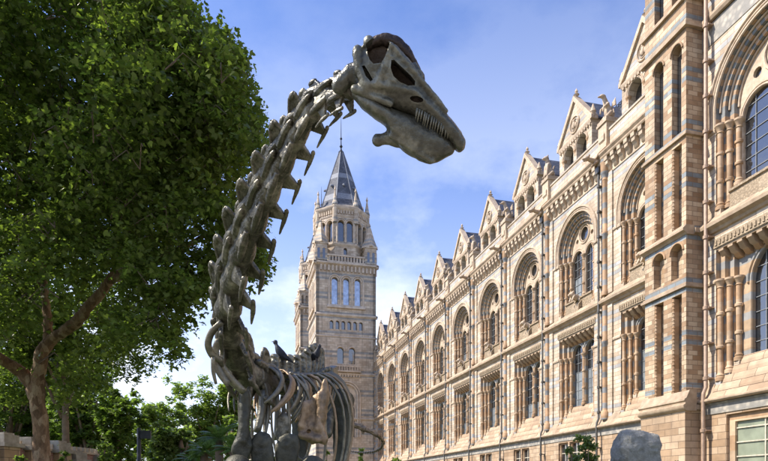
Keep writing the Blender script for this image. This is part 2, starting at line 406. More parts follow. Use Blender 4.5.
def make_window_meshes(a0, zs, single_low, tag_):
    """all the meshes of one bay's two windows; local x = depth into the wall, y along it, z above the eye"""
    K = {}
    st = [(a0, 0., .22), (a0-.27, .22, .44), (a0-.54, .44, .66)]
    zb = 11.98
    # upper arch: stepped orders with round mouldings
    m = MB(); ms = MB()
    for i, (a, w0, w1) in enumerate(st):
        n = 32
        m.reveal(prof(a, zb, zs, n), w0, w1)
        if i < 2: m.ring(prof(a, zb, zs, n), prof(st[i+1][0], zb, zs, n), w1)
    K['arch_order'] = m.mesh('arch_order', 'vous' if not single_low else 'vous2')
    for i, (a, w0, w1) in enumerate(st):
        rr = a-.13
        ms.tube([(w1-.04,u,z) for u,z in arc(0,zs,a-.06,n=28)], .05, 8)
    for R, t, w in ((a0+.33,.075,-.06),(a0+.19,.05,-.03),(a0+.05,.06,-.02)):
        ms.tube([(w,-R,zs-.75)]+[(w,u,z) for u,z in arc(0,zs,R,n=32)]+[(w,R,zs-.75)], t, 6)
    ms.add(*_arcband(zs, a0+.06, a0+.36, -.035))
    K['arch_moulding'] = ms.mesh('arch_moulding', 'trim', 40)
    # tracery
    ai = a0-.54; L = ai*.49; h = .40*ai; ls = zs-.66; lt = 13.02
    out = prof(ai+.03, zb, zs, 32)
    rc = zs+ .565*ai; rr = ai*.36
    holes = [prof(h, lt, ls, 14, -L), prof(h, lt, ls, 14, L), arc(0, rc, rr, PI, -PI, 22)[:-1],
             arc(-ai*.55, zs+.42*ai, ai*.1, PI, -PI, 10)[:-1], arc(ai*.55, zs+.42*ai, ai*.1, PI, -PI, 10)[:-1]]
    m = MB(); m.plate(out, holes, .66, .84)
    for s in (-1, 1):
        m.tube([(.66,s*L-h-.03,lt)]+[(.66,u,z) for u,z in arc(s*L, ls, h+.03, n=18)]+[(.66,s*L+h+.03,lt)], .06, 6)
        m.tube([(.64,u,z) for u,z in arc(s*L, ls, h+.13, n=18)], .035, 6)
    m.tube([(.65,u,z) for u,z in arc(0, rc, rr+.05, PI, -PI, 24)], .06, 6)
    m.tube([(.66,u,z) for u,z in arc(0, rc, rr-.1, PI, -PI, 20)], .03, 6)
    K['tracery'] = m.mesh('tracery', 'trim', 40)
    m = MB(); g = .80
    m.add([(g,-ai,zb),(g,ai,zb),(g,ai,zs+ai),(g,-ai,zs+ai)], [(0,1,2,3)])
    K['glass'] = m.mesh('glass', 'glass')
    m = MB()
    for s in (-1, 1):
        for q in (-.36, .36): m.box(.765,.79, s*L+q*h-.014, s*L+q*h+.014, lt, ls+h*.9)
        z = lt+.5
        while z < ls+h*.7: m.box(.762,.792, s*L-h, s*L+h, z-.014, z+.014); z += .55
    K['glazing_bars'] = m.mesh('glazing_bars', 'lead')
    # sill with a carved panel, projecting at the middle
    m = MB()
    m.prism_u([(.9,11.9),(.20,11.9),(.20,12.72),(.12,12.76),(.12,12.86),(.3,12.9),(.9,13.06)], -ai, ai)
    m.prism_u([(.25,11.9),(-.06,11.9),(-.06,12.30),(.25,12.72)], -.42, .42)
    K['sill'] = m.mesh('sill', 'carve', 40)
    # ---- lower window
    rt = 10.52; zc = 8.98
    m = MB()
    for i, (a, w0, w1) in enumerate(st):
        pr = lambda a: [(-a,3.7),(-a,rt),(a,rt),(a,3.7)]
        m.reveal(pr(a), w0, w1)
        if i < 2: m.ring(pr(a), [(-st[i+1][0],3.7),(-st[i+1][0],rt),(st[i+1][0],rt),(st[i+1][0],3.7)], w1)
    K['stepped_jamb'] = m.mesh('stepped_jamb', 'vlow')
    if single_low: lo = [(0., ai*.68)]; sp = 8.75
    else: lo = [(-.94, .60), (.94, .60)]; lo = [(-L, h+.02), (L, h+.02)]; sp = 9.28
    lb = 5.72
    m = MB(); m.plate(rect(-ai-.03, ai+.03, 3.9, rt), [prof(b, lb, sp, 16, c) for c, b in lo], .66, .9)
    for c, b in lo:
        m.tube([(.66,c-b-.03,lb)]+[(.66,u,z) for u,z in arc(c, sp, b+.03, n=18)]+[(.66,c+b+.03,lb)], .06, 6)
        m.tube([(.63,u,z) for u,z in arc(c, sp, b+.17, n=18)], .06, 6)
    K['low_tracery'] = m.mesh('window_arch', 'vlow', 40)
    m = MB()
    # corbel table under the lintel
    n = int(2*a0/.47); pt = 2*a0/n
    for k in range(n):
        u = -a0+pt*(k+.5)
        m.prism_u([(.66,rt-.02),(.03,rt-.02),(.03,rt-.16),(.12,rt-.22),(.2,rt-.36),(.36,rt-.42),(.46,rt-.55),(.66,rt-.60)], u-pt*.27, u+pt*.27)
    m.box(.02,.66,-a0+.01,a0-.01,rt-.06,rt+.01)
    K['corbel_row'] = m.mesh('corbel_row', 'column', 40)
    m = MB()
    m.box(-.05,.0,-a0-.12,a0+.12,rt+.03,rt+.42)
    k = -a0
    while k < a0: m.box(-.09,-.04,k,k+.1,rt+.12,rt+.32); k += .2
    K['dentil_band'] = m.mesh('dentil_band', 'carve')
    # weathering: stepped slope of the sill
    m = MB(); p0 = (-.34,3.86); p1 = (.70,5.74); ns = 5; pf = [(.9,3.8),(-.34,3.8)]
    for k in range(ns):
        a = k/ns; b = (k+1)/ns
        x0 = p0[0]+(p1[0]-p0[0])*a; z0 = p0[1]+(p1[1]-p0[1])*a; x1 = p0[0]+(p1[0]-p0[0])*b; z1 = p0[1]+(p1[1]-p0[1])*b
        pf += [(x0,z0+.14),(x1-.09,z1-.02),(x1-.035,z1-.05)]
    pf += [(.9,5.74)]
    m.prism_u(pf, -a0+.005, a0-.005)
    K['sloped_sill'] = m.mesh('sloped_sill', 'sill')
    m = MB(); m.add([(.86,-ai,4.8),(.86,ai,4.8),(.86,ai,10.3),(.86,-ai,10.3)], [(0,1,2,3)])
    K['low_glass'] = m.mesh('glass', 'glass')
    m = MB()
    for c, b in lo:
        for q in ((-.36,.36) if not single_low else (-.62,-.2,.2,.62)): m.box(.82,.85, c+q*b-.016, c+q*b+.016, lb, sp+b*.85)
        z = lb+.5
        while z < sp+b*.7: m.box(.818,.853, c-b, c+b, z-.016, z+.016); z += .62
    K['low_bars'] = m.mesh('glazing_bars', 'lead')
    K['frost'] = []  # flat pale grey-blue panels over the lower part of the window openings
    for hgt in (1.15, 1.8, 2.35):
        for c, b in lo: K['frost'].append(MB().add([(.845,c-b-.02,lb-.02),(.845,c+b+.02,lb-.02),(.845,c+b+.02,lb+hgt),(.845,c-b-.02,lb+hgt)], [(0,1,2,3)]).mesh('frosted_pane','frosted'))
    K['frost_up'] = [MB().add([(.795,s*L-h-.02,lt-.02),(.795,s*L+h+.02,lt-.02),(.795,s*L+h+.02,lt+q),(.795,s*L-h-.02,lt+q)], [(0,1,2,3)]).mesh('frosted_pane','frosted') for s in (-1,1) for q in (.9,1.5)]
    K['lo'] = lo
    # columns: (w,u) for one side, upper and lower
    r = .1 if not single_low else .12
    K['cpos'] = [(.115, a0-.13), (.335, a0-.40), (.555, a0-.67)]
    K['ucol'] = column_mesh(12.18, zs-.62, r)
    K['ucol_in'] = column_mesh(13.05, zs-.62, r)
    K['lcol'] = [column_mesh(4.75+.0, zc+.12, r), column_mesh(5.05, zc+.12, r), column_mesh(5.55, zc+.12, r)]
    K['mid'] = column_mesh(12.95, zs-.55, r); K['lmid'] = column_mesh(5.74, 9.15, r)
    # plinth blocks
    K['plinth_up'] = [MB().box(-.14,.16,-.16,.16,11.9,z).mesh('plinth','trim') for z in (12.18,12.18,13.03)]
    K['plinth_low'] = [MB().box(-.14,.16,-.15,.15,3.9,z).mesh('plinth','wall') for z in (4.78,5.08,5.58)]
    return K
def _arcband(zs, r0, r1, w, n=32):
    a = arc(0,zs,r0,n=n); b = arc(0,zs,r1,n=n); k = n+1
    vs = [(w,*p) for p in a]+[(w,*p) for p in b]+[(0.01,*p) for p in b]+[(.01,*p) for p in a]
    fs = []
    for i in range(n):
        fs += [(i,i+1,k+i+1,k+i),(k+i,k+i+1,2*k+i+1,2*k+i),(3*k+i,3*k+i+1,i+1,i)]
    return vs, fs

def single_(K): return len(K['lo']) == 1
def put_windows(K, x, c, up_name='arched_window', beast=None):
    up = mp('arched_window', K['tracery'], x, c)
    for n in ('arch_order','arch_moulding','glass','glazing_bars','sill'): mp(n, K[n], x, c, up)
    for s in (-1, 1):
        for i, (w, u) in enumerate(K['cpos']): mp('column', K['ucol'] if i < 2 else K['ucol_in'], x+w, c+s*u, up); mp('plinth', K['plinth_up'][i], x+w, c+s*u, up)
    mp('column', K['mid'], x+.62, c, up)
    if beast: mp('carved_beast', beast, x+.05, c, up, 12.62)
    lw = mp('recessed_window', K['low_tracery'], x, c)
    for n in ('stepped_jamb','corbel_row','dentil_band','sloped_sill'): mp(n, K[n], x, c, lw)
    mp('glass', K['low_glass'], x, c, lw); mp('glazing_bars', K['low_bars'], x, c, lw); 
    for s in (-1, 1):
        for i, (w, u) in enumerate(K['cpos']): mp('column', K['lcol'][i], x+w, c+s*u, lw); mp('plinth', K['plinth_low'][i], x+w, c+s*u, lw)
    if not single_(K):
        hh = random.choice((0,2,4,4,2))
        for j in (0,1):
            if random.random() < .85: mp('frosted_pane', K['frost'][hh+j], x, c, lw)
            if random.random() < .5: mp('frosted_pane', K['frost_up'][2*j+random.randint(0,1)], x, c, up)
    if len(K['lo']) > 1: mp('column', K['lmid'], x+.62, c, lw)

def bay_wall_mesh(u0, u1, a0, zs, ztop=20.3):
    m = MB()
    m.plate(rect(u0, u1, 3.86, ztop), [prof(a0, 11.98, zs, 32), rect(-a0, a0, 3.9, 10.52)], 0., .04)
    return m.mesh('bay_wall', 'wall')
def base_wall_mesh(u0, u1, wins, top=3.25, bot=.35):
    m = MB(); m.plate(rect(u0, u1, -1.62, 3.45), [rect(a, b, bot, top) for a, b in wins], -.14, .2)
    return m.mesh('basement_wall', 'base')

# sculpted beasts
def beast_mesh():
    m = MB()
    m.ball((-.05,0,.25), (.32,.2,.22)); m.ball((-.35,0,.42), (.19,.17,.19)); m.ball((-.52,0,.36), (.12,.1,.1))
    for s in (-1,1):
        m.cone((-.25,s*.14,.3),(-.42,s*.16,-.02),.09,.06); m.cone((.15,s*.16,.2),(.05,s*.24,-.02),.13,.07); m.ball((-.3,s*.12,.6),.06)
    m.cone((.2,0,.2),(.3,.2,.1),.06,.03)
    return voxel(m, .03, 2, 'carved_beast', 'trim')
def seated_beast():
    """heraldic animal sitting upright on its parapet block, looking out over the gardens"""
    m = MB()
    m.ball((.05,0,.42), (.34,.27,.36)); m.ball((-.08,0,.85), (.25,.23,.38)); m.ball((-.14,0,1.2), (.17,.16,.22))
    m.ball((-.24,0,1.42), (.21,.16,.17)); m.ball((-.43,0,1.36), (.15,.1,.09))
    for s in (-1,1):
        m.cone((-.2,s*.17,.9),(-.3,s*.17,.1),.11,.075); m.ball((-.36,s*.17,.07),(.14,.09,.07))
        m.cone((.1,s*.24,.3),(-.16,s*.27,.1),.17,.09); m.ball((-.17,s*.12,1.58),(.05,.05,.09))
    m.tube([(.35,0,.2),(.5,.1,.4),(.42,.2,.8),(.5,.15,1.05)], [.06,.055,.05,.07], 8)
    return voxel(m, .035, 2, 'parapet_beast', 'trim')
def tall_beast():
    """rearing long necked creature"""
    m = MB()
    m.ball((.1,0,.5), (.3,.24,.42)); m.cone((0,0,.8),(-.2,0,1.35),.21,.13); m.ball((-.3,0,1.45), (.22,.13,.13)); m.cone((-.35,0,1.43),(-.62,0,1.36),.09,.05)
    for s in (-1,1):
        m.cone((-.05,s*.18,.95),(-.35,s*.14,.7),.09,.06); m.cone((-.35,s*.14,.7),(-.38,s*.14,.45),.06,.05)
        m.cone((.1,s*.2,.4),(-.15,s*.22,.15),.16,.1); m.ball((-.2,s*.22,.06),(.16,.1,.07))
        m.loft([[Vector((.12,s*.2,.7)),Vector((.2,s*.2,1.1)),Vector((.28,s*.22,.8))],[Vector((.3,s*.42,.75)),Vector((.32,s*.4,1.35)),Vector((.4,s*.4,.8))]])
    m.tube([(.35,0,.25),(.5,0,.5),(.5,.1,.9)], [.08,.06,.04], 8)
    return voxel(m, .035, 2, 'parapet_beast', 'trim')
def gargoyle_mesh():
    m = MB()
    m.cone((.1,0,0),(-.55,0,.05),.17,.13); m.ball((-.75,0,.1),(.2,.14,.14)); m.cone((-.8,0,.08),(-1.05,0,.02),.09,.06); m.cone((-.75,0,.0),(-.98,0,-.1),.06,.04)
    for s in (-1,1):
        m.ball((-.66,s*.1,.26),(.07,.04,.09)); m.loft([[Vector((0,s*.1,.15)),Vector((-.3,s*.1,.2)),Vector((-.3,s*.1,.0))],[Vector((.1,s*.3,.35)),Vector((-.15,s*.32,.42)),Vector((-.25,s*.24,.1))]])
        m.cone((-.1,s*.12,-.05),(-.35,s*.14,-.25),.09,.06)
    return voxel(m, .03, 2, 'gargoyle', 'ledge')
BEAST, SIT, TALL, GARG = beast_mesh(), seated_beast(), tall_beast(), gargoyle_mesh()

KM = make_window_meshes(2.10, 16.35, False, 'main')
KP = make_window_meshes(2.66, 16.45, True, 'pavilion')
hb = BW/2
WALL = bay_wall_mesh(-hb, hb, 2.10, 16.35)
BASEW = base_wall_mesh(-hb, hb, [(.72,1.95),(-.68,.55)])
# repeated trim, one bay long
def run(name, pf, mat, u0=-hb, u1=hb): return MB().prism_u(pf, u0, u1).mesh(name, mat)
STRING = run('string_course', [(.02,11.22),(-.10,11.25),(-.16,11.36),(-.34,11.46),(-.36,11.6),(-.30,11.66),(-.12,11.84),(.02,11.99)], 'ledge')
LEDGE = run('plinth_ledge', [(.0,3.80),(-.34,3.80),(-.36,3.86),(-.36,3.94),(-.16,4.24),(-.06,4.62),(.0,4.66)], 'ledge', -hb, -2.1)
LEDGE2 = run('plinth_ledge', [(.0,3.80),(-.34,3.80),(-.36,3.86),(-.36,3.94),(-.16,4.24),(-.06,4.62),(.0,4.66)], 'ledge', 2.1, hb)
FRIEZE = run('carved_frieze', [(0.01,3.36),(-.19,3.36),(-.19,3.74),(-.24,3.76),(-.24,3.8),(.01,3.8)], 'frieze')
ROLL_P = [(-.2,3.805),(-.42,3.805),(-.47,3.86),(-.47,3.92),(-.40,3.98),(-.2,4.02)]
ROLL = run('roll_moulding', ROLL_P, 'ledge')
THIN_A = run('thin_band', [(.0,9.02),(-.06,9.02),(-.08,9.1),(-.06,9.18),(.0,9.18)], 'trim', -hb, -2.1)
THIN_B = run('thin_band', [(.0,9.02),(-.06,9.02),(-.08,9.1),(-.06,9.18),(.0,9.18)], 'trim', 2.1, hb)
THIN_C = run('thin_band', [(.0,15.62),(-.06,15.62),(-.08,15.7),(-.06,15.78),(.0,15.78)], 'trim', -hb, -2.13)
THIN_D = run('thin_band', [(.0,15.62),(-.06,15.62),(-.08,15.7),(-.06,15.78),(.0,15.78)], 'trim', 2.13, hb)
CORNICE = run('cornice', [(.3,20.2),(-.36,20.2),(-.40,20.28),(-.40,20.36),(-.50,20.5),(-.50,20.6),(-.28,20.72),(.3,20.78)], 'ledge')
PARAPET = run('parapet', [(.32,20.7),(-.14,20.7),(-.14,21.72),(-.20,21.76),(-.20,21.88),(.06,21.98),(.36,21.88),(.36,20.7)], 'wall')
m = MB(); nC = 11; pt = BW/nC
for k in range(nC):
    u = -hb+pt*(k+.5)
    m.prism_u([(.02,20.21),(-.36,20.21),(-.36,19.98),(-.30,19.92),(-.30,19.74),(-.16,19.62),(-.10,19.42),(.02,19.34)], u-.15, u+.15)
    m.tube([(-.15,u+.15+.155+.155*math.cos(a),19.95+.2*math.sin(a)) for a in np.linspace(0,PI,7)], .07, 6)
m.prism_u([(.02,20.2),(-.12,20.2),(-.12,20.02),(.02,20.02)], -hb, hb)
m.prism_u([(.02,19.25),(-.05,19.25),(-.05,19.32),(.02,19.32)], -hb, hb)
CORBEL = m.mesh('corbel_table', 'trim', 40)
# pier: pilaster strip with a striped half shaft
m = MB(); m.box(-.10,.0,-.62,.62,4.3,11.24); m.box(-.10,.0,-.62,.62,11.95,19.3)
PIL = m.mesh('pier', 'wall')
m = MB(); m.lathe([(.26,4.3),(.26,4.75),(.19,4.85),(.17,4.9),(.17,8.95),(.22,9.02),(.22,9.16),(.17,9.22),(.17,11.25)], -.13, 0, 12)
m.lathe([(.22,11.9),(.22,12.15),(.17,12.22),(.17,15.55),(.22,15.62),(.22,15.76),(.17,15.82),(.17,18.9),(.2,18.95),(.17,19.05),(.26,19.3),(.28,19.34),(.28,20.18)], -.13, 0, 12)
SHAFT = m.mesh('shaft', 'shaft', 40)
def pipe_mesh(z0, z1, r=.07):
    m = MB(); m.tube([(-.30,0,z1),(-.30,0,z0+.5),(-.42,0,z0+.25),(-.44,0,z0),(-.44,0,-1.5)], r, 10)
    z = z0+.9
    while z < z1: m.lathe([(r,z-.09),(r*1.5,z-.07),(r*1.5,z+.07),(r,z+.09)], -.30, 0, 10); m.box(-.30,0,-r*1.9,r*1.9,z-.03,z+.03); z += 1.55
    z = 2.6
    while z > -1: m.lathe([(r,z-.09),(r*1.5,z-.07),(r*1.5,z+.07),(r,z+.09)], -.44, 0, 10); m.box(-.44,-.13,-r*1.9,r*1.9,z-.03,z+.03); z -= 1.5
    m.box(-.44,-.14,-.2,.2,z1-.05,z1+.32)
    return m.mesh('drainpipe', 'pipe', 40)
PIPE = pipe_mesh(3.9, 19.6)
# dormer with its two arched lights and a steep gable
D = 1.93; ev = 23.75; ap = 26.05
m = MB()
out = [(-D,20.75),(-D,ev),(0,ap),(D,ev),(D,20.75)]
dl = [prof(.58, 20.98, 22.72, 14, -.76), prof(.58, 20.98, 22.72, 14, .76)]
m.plate(out, dl, -.06, .45)
m.add([(.45,-D,20.75),(.45,-D,ev),(4.6,-D,ev),(4.6,-D,20.75),(.45,D,20.75),(.45,D,ev),(4.6,D,ev),(4.6,D,20.75)], [(0,1,2,3),(4,5,6,7)])
DORM = m.mesh('dormer', 'wall')
m = MB()
for s in (-1,1):
    q = [(0,ap+.30),(0,ap-.06),(s*(D+.02),ev-.12),(s*(D+.16),ev-.1),(s*(D+.16),ev+.12)]
    vs = [(-.20,*p) for p in q]+[(.30,*p) for p in q]; n = 5
    m.add(vs, [tuple(range(n)), tuple(range(n,2*n))[::-1]]+[(i,(i+1)%n,n+(i+1)%n,n+i) for i in range(n)])
    m.lathe([(.0,ev-.05),(.14,ev),(.16,ev+.3),(.2,ev+.34),(.05,ev+.8),(0,ev+.85)], .0, s*(D+.05), 8)
m.lathe([(.10,ap+.1),(.12,ap+.32),(.2,ap+.4),(.06,ap+.5),(.12,ap+.62),(0,ap+.85)], .05, 0, 8)
m.prism_u([(0,ev-.28),(-.12,ev-.28),(-.18,ev-.14),(-.18,ev-.04),(0,ev-.02)], -D, D)
k = -D+.06
while k < D-.1: m.box(-.17,-.05,k,k+.13,ev-.42,ev-.28); k += .27
for s in (-1,1):
    m.tube([(-.07,u,z) for u,z in arc(s*.76, 22.72, .65, n=14)], .045, 6)
    m.tube([(-.09,u,z) for u,z in arc(s*.76, 22.72, .75, n=14)], .03, 6)
m.prism_u([(0,20.8),(-.1,20.8),(-.1,20.95),(0,20.99)], -D, D)
GABLE = m.mesh('gable_coping', 'trim', 40)
m = MB()
m.tube([(-.10,u,z) for u,z in arc(0, 24.45, .52, PI, -PI, 24)], .055, 6)
m.tube([(-.10,u,z) for u,z in arc(0, 24.45, .36, PI, -PI, 20)], .03, 6)
m.ball((-.12,0,24.42),(.12,.12,.3)); m.ball((-.14,.0,24.66),(.1,.1,.11)); m.ball((-.1,.17,24.42),(.08,.1,.18)); m.ball((-.1,-.17,24.35),(.08,.1,.18))
MEDAL = m.mesh('medallion', 'trim', 40)
DCOL = [column_mesh(20.98, 22.72, .085, sub=1)]
m = MB(); m.add([(.43,-1.45,20.9),(.43,1.45,20.9),(.43,1.45,23.4),(.43,-1.45,23.4)], [(0,1,2,3)])
DGLASS = m.mesh('glass', 'glass')
m = MB()
for s in (-1,1):
    m.add([(.28,0,ap+.05),(5.2,0,ap+.05),(5.2,s*(D+.12),ev+.05),(.28,s*(D+.12),ev+.05),(.28,0,ap-.06),(5.2,0,ap-.06),(5.2,s*(D+.12),ev-.06),(.28,s*(D+.12),ev-.06)],
          [(0,1,2,3),(4,7,6,5),(0,3,7,4),(3,2,6,7)])
DROOF = m.mesh('dormer_roof', 'slate')
m = MB()
m.box(-.34,.5,-.42,.42,20.76,22.3); m.box(-.42,.58,-.5,.5,22.3,22.44); m.box(-.38,.54,-.46,.46,22.44,22.6); m.box(-.40,.5,-.47,.47,20.76,20.95)
m.prism_u([(-.34,21.2),(-.42,21.3),(-.42,21.6),(-.34,21.7)], -.25, .25)
PED = m.mesh('pedestal', 'trim')
BWIN = {}
def basement_window(u0, u1, z0, z1, frame_w=.1, mat='column', panes=3):
    m = MB()
    m.plate(rect(u0-.02,u1+.02,z0-.02,z1+.02), [rect(u0+frame_w,u1-frame_w,z0+.1,z1-frame_w)], .0, .14)
    fr = m.mesh('basement_window', mat)
    m = MB(); m.add([(.12,u0,z0),(.12,u1,z0),(.12,u1,z1),(.12,u0,z1)], [(0,1,2,3)]); gl = m.mesh('glass', 'glass')
    m = MB(); mid = (u0+u1)/2; m.box(.06,.10,mid-.025,mid+.025,z0,z1)
    for k in range(1, panes+1): z = z0+(z1-z0)*k/(panes+1); m.box(.06,.10,u0+frame_w,u1-frame_w,z-.025,z+.025)
    return fr, gl, m.mesh('sash', 'sash')
BW1 = basement_window(.72,1.95,.35,3.25); BW2 = basement_window(-.68,.55,.35,3.25)

for k in range(-1, 9):
    c = C0+BW*k
    mp('bay_wall', WALL, XF, c); mp('basement_wall', BASEW, XF, c)
    for n, me in (('string_course',STRING),('plinth_ledge',LEDGE),('plinth_ledge',LEDGE2),('carved_frieze',FRIEZE),('roll_moulding',ROLL),('thin_band',THIN_A),('thin_band',THIN_B),('thin_band',THIN_C),('thin_band',THIN_D),('cornice',CORNICE),('parapet',PARAPET),('corbel_table',CORBEL)):
        mp(n, me, XF, c)
    put_windows(KM, XF, c, beast=BEAST)
    for fr, gl, sa in (BW1, BW2):
        w = mp('basement_window', fr, XF, c); mp('glass', gl, XF, c, w); mp('sash', sa, XF, c, w)
    d = mp('dormer', DORM, XF, c)
    mp('gable_coping', GABLE, XF, c, d); mp('medallion', MEDAL, XF, c, d); mp('glass', DGLASS, XF, c, d); mp('dormer_roof', DROOF, XF, c, d)
    for u in (-1.44, 0, 1.44): mp('column', DCOL[0], XF+.02, c+u, d)
    pc = c-hb if k >= 0 else None
    for pc in ([c-hb, c+hb] if k == 8 else [c-hb]):
        pr = mp('pier', PIL, XF, pc); mp('shaft', SHAFT, XF, pc, pr)
        pi = mp('drainpipe', PIPE, XF, pc+.44); mp('gargoyle', GARG, XF-.35, pc+.44, pi, 20.28)
        pd = mp('pedestal', PED, XF, pc); mp('parapet_beast', SIT if (k % 2) else TALL, XF, pc, pd, 22.6)
# steep slate roof with an iron ridge crest
y0, y1 = C0-BW*1.5, C0+BW*8.5
m = MB(); m.prism_u([(.37,20.9),(.7,21.0),(3.4,26.1),(3.7,26.1),(6.6,21.0),(6.6,20.9)], y0, y1)
obj('roof', m.mesh('roof', 'slate'), MUS, (XF,0,EYE))
m = MB(); m.prism_u([(3.35,26.05),(3.35,26.2),(3.75,26.2),(3.75,26.05)], y0, y1); y = y0
while y < y1-.2:
    m.box(3.53,3.57,y,y+.035,26.2,26.72); m.box(3.53,3.57,y+.09,y+.12,26.2,26.62); m.tube([(3.55,y+.02,26.3),(3.55,y+.14,26.5),(3.55,y+.26,26.3)], .016, 4); y += .28
m.box(3.53,3.57,y0,y1,26.5,26.53); m.box(3.53,3.57,y0,y1,26.64,26.67)
obj('ridge_cresting', m.mesh('ridge_cresting', 'iron'), MUS, (XF,0,EYE))
m = MB(); m.box(.95,7,y0,y1,-1.6,20.85); obj('wing_core', m.mesh('wing_core', 'glass'), MUS, (XF,0,EYE))

# ------------------------------------------------------------------ stair turret on the corner of the end pavilion
XT = 19.4; CT = 23.59; HT = 1.36
def turret_zone(z0, z1, kind):
    """front panel of one storey of the turret with its pair of recessed slots"""
    m = MB(); hs = []
    for cu in (.38, -.79):
        if kind == 'arch': hs.append(prof(.31, z0+.12, z1-.75, 14, cu))
        elif kind == 'niche': hs.append(prof(.36, z0+.34, z1-.62, 14, cu))
        elif kind == 'rect': hs.append(rect(cu-.31, cu+.31, z0+.12, z1-.22))
    m.plate(rect(-HT, HT, z0, z1), hs, 0., .34)
    return m.mesh('turret_face', 'turret')
T = obj('stair_turret', MB().box(.34, 6.5, -HT+.012, HT-.012, -1.6, 34).mesh('stair_turret', 'turret'), MUS, (XT, CT, EYE))
zs_ = [(3.9,9.05,'rect'),(9.25,11.4,'niche'),(11.75,15.82,'rect'),(16.0,20.62,'arch'),(20.9,21.9,'plain'),(22.1,27.5,'rect'),(27.5,34,'plain')]
for a, b, kd in zs_: mp('turret_face', turret_zone(a, b, kd), XT, CT, T)
for zz, hgt, pj in ((9.05,.2,.12),(15.82,.18,.12),(20.62,.28,.16),(21.9,.2,.14)):
    m = MB()
    for (x0,x1,y0_,y1_) in ((-pj,.4,-HT-pj,HT+pj),(.4,6.,-HT-pj,-HT+.05),(.4,6.,HT-.05,HT+pj)):
        m.box(x0,x1,y0_,y1_,zz,zz+hgt*.55); 
    m.box(-pj*.55,.4,-HT-pj*.55,HT+pj*.55,zz+hgt*.55,zz+hgt); m.box(.4,6.,-HT-pj*.55,-HT+.05,zz+hgt*.55,zz+hgt)
    mp('turret_string', m.mesh('turret_string', 'ledge'), XT, CT, T)
m = MB(); pf = [(.35,11.38),(-.04,11.38),(-.10,11.46),(-.24,11.52),(-.24,11.62),(-.08,11.78),(.35,11.8)]
m.prism_u(pf, -HT-.1, HT+.1); m.box(.35,6,-HT-.18,-HT+.05,11.46,11.66)
mp('turret_string', m.mesh('turret_string', 'ledge'), XT, CT, T)
m = MB(); m.box(-.16,6,-HT-.12,HT+.1,-1.6,3.55)
mp('turret_base', m.mesh('turret_base', 'base'), XT, CT, T)
m = MB(); m.prism_u([(.35,3.5),(-.18,3.5),(-.30,3.58),(-.34,3.66),(-.34,3.75),(-.24,3.81),(-.24,3.88),(-.30,3.94),(-.28,4.02),(-.18,4.08),(-.02,4.42),(.35,4.44)], -HT-.24, HT+.14)
m.box(.345,6,-HT-.26,-HT+.05,3.56,3.78); m.box(.345,6,-HT-.2,-HT+.05,3.86,4.02)
mp('turret_ledge', m.mesh('turret_ledge', 'ledge', 40), XT, CT, T)
# slot dressings: carved left jambs and a mullion roll
m = MB()
for cu in (.38,-.79):
    for z0,z1 in ((4.1,8.75),(11.9,15.55)):
        m.box(.04,.30,cu+.20,cu+.309,z0,z1); m.tube([(.03,cu+.24,z0),(.03,cu+.24,z1)], .05, 6)
        z = z0+.1
        while z < z1-.1: m.ball((.03,cu+.24,z),(.075,.075,.05),seg=8,rings=5); z += .17
    m.tube([(-.03,u,z) for u,z in arc(cu, 19.87, .37, n=14)], .045, 6); m.tube([(-.02,u,z) for u,z in arc(cu, 10.78, .42, n=14)], .05, 6)
    m.tube([(.28,cu-.03,16.1),(.28,cu-.03,19.6)], .05, 6)
mp('slot_dressing', m.mesh('slot_dressing', 'column', 40), XT, CT, T)
for cu in (.38,-.79):
    for z0,z1,a,b in ((16.1,19.9,.3,.3),(22.2,27.2,.3,.3),(10.0,10.5,.12,-.02)):
        mp('glass', MB().box(.30,.336,cu-a,cu+b,z0,z1).mesh('glass', 'glass'), XT, CT, T)

